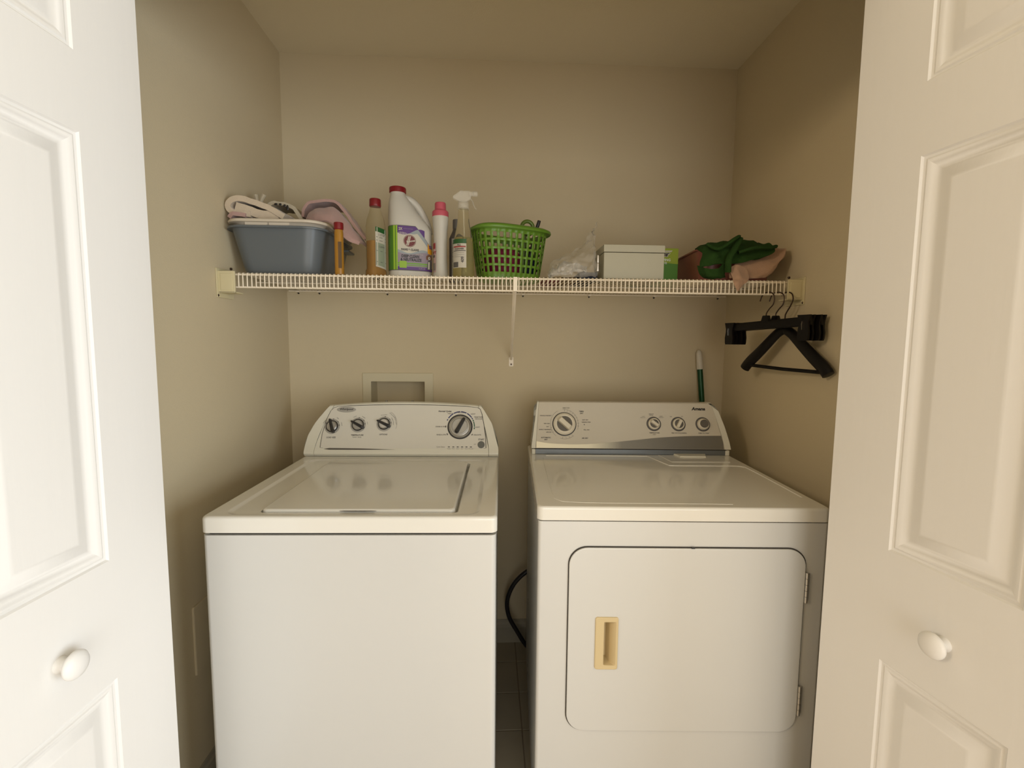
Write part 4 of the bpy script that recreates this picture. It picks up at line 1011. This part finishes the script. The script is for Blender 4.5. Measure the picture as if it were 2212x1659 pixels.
# flat things lying on the deck behind the lip
def flat(name, x0, y0, x1, y1, h, m, lab, cat, rz=0):
    e = MB(); cx, cy = (x0+x1)/2, (y0+y1)/2
    e.loft([[(p[0]-cx, p[1]-cy, z) for p in rrect(x0+o, y0+o, x1-o, y1-o, .006, 3)] for z, o in ((0, .002), (.002, 0), (h-.002, 0), (h, .002))])
    o = e.build(name, m, None, True, 40, (cx, cy, BZ+.0002), (0, 0, rz)); tag(o, lab, cat); return o
flat('red_booklet', .850, .50, .905, .72, .010, M_DKRED, 'dark red booklet lying flat right of the green basket', 'booklet')
flat('cardboard_piece', .910, .49, .960, .72, .012, M_CARD, 'piece of brown cardboard lying under the clear plastic bag', 'cardboard')
flat('navy_pouch', .966, .47, 1.026, .70, .026, M_NAVY, 'dark navy flat pouch under the clear plastic bag', 'pouch')
# white crumpled bag
rows = [[(.866, .50, 1.552), (.895, .52, 1.577), (.929, .53, 1.593), (.966, .53, 1.591), (.995, .52, 1.575)],
        [(.860, .47, 1.546), (.889, .46, 1.556), (.920, .452, 1.575), (.950, .46, 1.566), (.990, .47, 1.560)],
        [(.868, .462, 1.5435), (.895, .455, 1.5445), (.925, .450, 1.5445), (.952, .455, 1.557), (.985, .46, 1.559)]]
mb = MB(); sheet(mb, rows, 9, 9, .0015, .014, 55, seed=4); sheet(mb, [[(x+.004, y+.02, z-.006) for x, y, z in r] for r in rows[:2]], 8, 8, .0015, .012, 70, seed=8)
mb.add([(.918, .452, 1.575), (.948, .452, 1.582), (.936, .446, 1.540), (.930, .455, 1.560)], [(0, 1, 3), (0, 3, 2), (1, 2, 3)])
mb.build('crumpled_bag', M_WHITEBAG, None, True, 30)
tag(bpy.data.objects['crumpled_bag'], 'small crumpled off-white plastic bag lying beside the green basket', 'bag')
# clear film bag leaning up against the metal box
rows = [[(.868, .50, 1.556), (.885, .51, 1.590), (.916, .52, 1.615), (.980, .56, 1.660), (1.030, .60, 1.715), (1.060, .635, 1.760)],
        [(.860, .47, 1.548), (.880, .46, 1.572), (.930, .46, 1.598), (.985, .47, 1.612), (1.020, .50, 1.650), (1.026, .55, 1.690)],
        [(.862, .445, 1.5335), (.885, .438, 1.545), (.935, .434, 1.552), (.975, .434, 1.560), (1.010, .44, 1.580), (1.020, .50, 1.600)],
        [(.866, .432, 1.533), (.885, .428, 1.533), (.935, .424, 1.533), (.985, .426, 1.534), (1.017, .435, 1.535), (1.024, .46, 1.545)]]
mb = MB(); sheet(mb, rows, 9, 9, .0006, .016, 28, seed=6); tag(mb.build('clear_plastic_bag', M_FILM, None, True, 25), 'crumpled clear plastic film bag leaning against the beige metal box', 'bag')
mb = MB(); mb.lathe([(.0045, 0), (.005, .002), (.005, .020), (.0035, .022), (.0035, .024), (.0048, .026), (.0048, .046), (.003, .049)], 14, (1.0205, .446, 1.559))
mb.lathe([(.006, -.004), (.006, .001)], 14, (1.0205, .446, 1.559)); tag(mb.build('silver_tube', M_STEEL, None, True, 40), 'slim shiny silver tube standing between the film bag and metal box', 'tube')

# beige metal box
MX = empty('metal_box', (1.138, .515, BZ), .0); tag(MX, 'beige metal box with hinged lid and black top handle', 'box')
bw = .1005; mb = MB(); mb.box((-bw+.0015, -.0735, .003), (bw-.0015, .0735, .086), .0015); mb.box((-bw+.008, -.068, 0), (bw-.008, .068, .004)); mb.build('box_body', M_METALBOX, MX, False)
mb = MB(); mb.box((-bw, -.075, .0875), (bw, .075, .111), .0018); mb.build('lid', M_METALBOX, MX)
mb = MB(); mb.box((-bw+.003, -.072, .0850), (bw-.003, .072, .0885)); mb.build('lid_seam', M_DARKGAP, MX, False)
mb = MB(); mb.tube([(-.028, 0, .111), (-.022, 0, .120), (-.008, 0, .1225), (.002, 0, .1225), (.006, 0, .118), (.008, 0, .111)], [(.005, .003)]*6, 8); mb.build('handle', M_BLACK, MX)
# green carton behind it
GC = empty('green_carton', (1.262, .640, BZ)); tag(GC, 'green and lime carton of sweeping cloths behind the beige metal box', 'carton')
mb = MB(); mb.box((-.092, -.030, 0), (.088, .030, .136), .0008); mb.build('carton_body', M_BOXGREEN, GC, False)
mb = MB(); sf = lambda x, z, off=0: (x, -.030-off, z)
patch(mb, [(-.0915, .095), (.0875, .080), (.0875, .1355), (-.0915, .1355)], sf, M_BOXLIME, .0006)
patch(mb, [(-.05, .126), (.066, .128), (.062, .1225), (-.05, .121)], sf, M_LABELWHITE, .001)
put_text(mb, 'Swiffer', .024, .020, .115, sf, M_LABELWHITE, off=.0010, bold=.0025, shear=.2); put_text(mb, 'Swiffer', .024, .020, .115, sf, M_GREYTXT, off=.0014, bold=.0006, shear=.2)
put_text(mb, 'SWEEPING', .0125, .030, .094, sf, M_WHITETXT, off=.0012, bold=.0002); put_text(mb, 'CLOTHS', .0110, .026, .083, sf, M_WHITETXT, off=.0012, bold=.0001); mb.build('printing', None, GC, False)['kind'] = 'stuff'
# dusty red basin
RB = empty('red_basin', (1.505, .61, BZ), -.06); tag(RB, 'dusty red plastic basin under the towels at the right end of the shelf', 'basin')
MB().loft(basin_rings(-.128, -.15, .128, .15, .112, .014, .04, .006)).build('tub', M_REDBASIN, RB, True, 50)
# peach towel
mb = MB()
rows = [[(1.500, .56, 1.640), (1.560, .56, 1.648), (1.618, .55, 1.652), (1.650, .52, 1.648)], [(1.510, .49, 1.636), (1.568, .485, 1.642), (1.622, .475, 1.648), (1.653, .468, 1.640)], [(1.478, .447, 1.590), (1.544, .444, 1.590), (1.603, .440, 1.600), (1.630, .430, 1.612)],
        [(1.454, .440, 1.562), (1.500, .430, 1.553), (1.557, .428, 1.556), (1.600, .438, 1.570)], [(1.449, .427, 1.538), (1.483, .422, 1.536), (1.529, .422, 1.537), (1.571, .437, 1.543)]]
sheet(mb, rows, 6, 6, .006, .007, 22, seed=11)
rows = [[(1.447, .434, 1.570), (1.468, .418, 1.578), (1.498, .424, 1.570)], [(1.450, .412, 1.540), (1.466, .397, 1.538), (1.500, .405, 1.535)], [(1.449, .393, 1.511), (1.459, .388, 1.517), (1.478, .394, 1.513)], [(1.459, .392, 1.494), (1.4605, .391, 1.492), (1.463, .393, 1.494)]]
sheet(mb, rows, 6, 6, .004, .005, 45, seed=12)
tag(mb.build('peach_towel', M_PEACHCL, None, True, 70), 'peach towel draped from the red basin with a corner over the shelf lip', 'towel')
# green cloth
mb = MB()
rows = [[(1.392, .56, 1.640), (1.44, .56, 1.655), (1.49, .56, 1.662), (1.54, .56, 1.660), (1.58, .55, 1.652)],
        [(1.372, .50, 1.638), (1.402, .49, 1.657), (1.470, .485, 1.668), (1.528, .49, 1.664), (1.584, .485, 1.660)],
        [(1.378, .465, 1.616), (1.398, .45, 1.625), (1.450, .438, 1.636), (1.510, .445, 1.634), (1.592, .440, 1.638)],
        [(1.363, .455, 1.594), (1.384, .435, 1.592), (1.422, .440, 1.604), (1.483, .425, 1.604), (1.586, .430, 1.616)],
        [(1.358, .450, 1.575), (1.383, .437, 1.577), (1.417, .425, 1.581), (1.461, .430, 1.584), (1.521, .425, 1.595)]]
sheet(mb, rows, 7, 7, .006, .016, 17, seed=20)
rows = [[(1.357, .462, 1.582), (1.372, .430, 1.568), (1.405, .420, 1.566), (1.428, .435, 1.588)], [(1.360, .455, 1.556), (1.377, .424, 1.545), (1.405, .416, 1.545), (1.434, .432, 1.560)], [(1.378, .455, 1.540), (1.394, .432, 1.537), (1.416, .425, 1.537), (1.440, .440, 1.541)]]
sheet(mb, rows, 7, 7, .005, .006, 30, seed=21)
mb.tube(crspline([(1.385, .455, 1.650), (1.41, .428, 1.630), (1.455, .418, 1.660), (1.470, .425, 1.668)], 5), [(.010, .006)]*16, 10)
mb.tube(crspline([(1.478, .430, 1.664), (1.455, .415, 1.628), (1.435, .410, 1.595), (1.438, .418, 1.555)], 5), [(.012, .007)]*16, 10)
mb.tube(crspline([(1.470, .420, 1.618), (1.520, .412, 1.632), (1.568, .416, 1.634), (1.595, .425, 1.640)], 5), [(.010, .006)]*16, 10)
tag(mb.build('green_cloth', M_GREENCL, None, True, 70), 'rumpled dark green cloth heaped over the red basin', 'cloth')

# ------------------------------------------------------------------ mop behind the dryer
MP = empty('mop', (1.652, .790, 0)); tag(MP, 'mop with dark green handle and white tip leaning behind the dryer', 'mop')
a = Vector((0, 0, .06)); c = Vector((1.560-1.652, .874-.790, 1.296)); d = (c-a)
MB().tube([a, a+d*.939], .0115, 16).build('pole', M_GREENHANDLE, MP)
mb = MB(); q = a+d*.935; mb.tube([q, q+d*.035, q+d*.055, q+d*.063, q+d*.066], [.0135, .0128, .0118, .008, .003], 16); mb.build('grip', M_PALEGRIP, MP)
mb = MB(); mb.box((-.10, -.02, 0), (.018, .05, .05), .01); mb.tube([(0, 0, .04), (0, 0, .09)], .016, 12); mb.build('mop_head', M_NAVY, MP)

# ------------------------------------------------------------------ hangers
HZ = ZS-LIP          # rod height
def frame_rot(dirv):
    return math.atan2(dirv[1], dirv[0])
# trouser hangers, local x runs towards the camera end
def clip_hanger(x, y, rz, label, tilt, clipmat=True):
    o = empty('trouser_hanger', (x, y, HZ), rz); tag(o, label, 'hanger', 'black hangers hooked over the shelf lip')
    zt = 1.4015-HZ
    mb = MB(); L_ = .163
    mb.loft([[(s*L_*1.0, w_, zt+s*tilt+z) for w_, z in ((-.004, -.026), (.004, -.026), (.005, -.022), (.005, -.003), (.003, 0), (-.003, 0), (-.005, -.003), (-.005, -.022))] for s in (-1, -.5, 0, .5, 1)])
    mb.build('bar', M_HANGER, o, True, 40)
    mb = MB(); mb.loft([[(w_*s_, t_*.006, zt+z) for w_, t_ in ((-.013, -1), (.013, -1), (.013, 1), (-.013, 1))] for z, s_ in ((-.004, 1.2), (.004, 1.0), (.014, .75), (.016, .6))]); mb.build('hub', M_HANGER, o, True, 40)
    pth = [(0, 0, zt+.012), (0, 0, zt+.022), (.012, 0, zt+.036), (.026, 0, zt+.055), (.029, 0, .018-.020), (.024, 0, .008), (.010, 0, .0125), (-.010, 0, .011), (-.024, 0, -.002), (-.032, 0, -.018)]
    pth = [(0, 0, zt+.010), (0, 0, zt+.022), (.010, 0, zt+.036), (.024, 0, -.034), (.028, 0, -.016), (.023, 0, -.001), (.010, 0, .0062), (-.008, 0, .0062), (-.021, 0, -.003), (-.028, 0, -.020)]
    MB().tube(crspline(pth, 5), .0019, 8).build('hook', M_HOOK, o)
    for sx_ in (-1, 1):
        cx = sx_*.146; zc = zt+sx_*tilt
        mb = MB()
        for w_, cc in ((-.0085, 1), (.0085, -1)):
            mb.loft([[(cx+a*k, w_+b_*.0035, zc+z) for a, b_ in ((-1, -1), (1, -1), (1, 1), (-1, 1))] for z, k in ((.004, .021), (-.002, .0195), (-.018, .0155), (-.030, .0155), (-.048, .0185), (-.066, .0175), (-.072, .015))])
        cp = mb.build('clip', M_HANGER, o, True, 35)
        mb = MB(); mb.tube([(cx-.0015, -.0125, zc-.016), (cx-.0015, -.0145, zc-.024), (cx-.0015, -.0125, zc-.040)], [(.0035, .001)]*3, 6); mb.build('clip_spring', M_STEEL, cp)
    return o
h1 = clip_hanger(1.570, .412, math.atan2(-.304, .084), 'black clip hanger hung nearest the shelf middle of the three', .007)
h2 = clip_hanger(1.602, .412, math.atan2(-.304, .088), 'black clip hanger hung between the other clip hanger and the coat hanger', .007)
# contoured coat hanger
h3 = empty('coat_hanger', (1.629, .405, HZ), math.atan2(-.34, .050)); tag(h3, 'black contoured coat hanger nearest the right wall, broad shoulders and trouser bar', 'hanger', 'black hangers hooked over the shelf lip')
zt = 1.386-HZ
for s in (1, -1):
    mb = MB()
    pth = crspline([(0, 0, zt-.012), (s*.030, 0, zt-.026), (s*.075, 0, zt-.062), (s*.120, .0, zt-.098), (s*.155, 0, zt-.124), (s*.174, 0, zt-.142), (s*.180, 0, zt-.150)], 5)
    n = len(pth); rr = []
    for k in range(n):
        t = k/(n-1); rr.append((.0070+.0065*t if t < .97 else .008, .0150+.0055*math.sin(t*2.3) if t < .97 else .011))
    mb.tube(pth, rr, 14); mb.build('shoulder', M_HANGER, h3)
MB().tube([(-.160, 0, zt-.136), (0, 0, zt-.142), (.160, 0, zt-.143)], .0060, 10).build('trouser_bar', M_HANGER, h3)
pth = [(0, 0, zt-.01), (0, 0, zt+.028), (.004, 0, zt+.040), (.020, 0, zt+.062), (.029, 0, -.018), (.024, 0, -.001), (.010, 0, .0062), (-.008, 0, .0062), (-.020, 0, -.002)]
MB().tube(crspline(pth, 5), .0021, 8).build('hook', M_HOOK, h3)
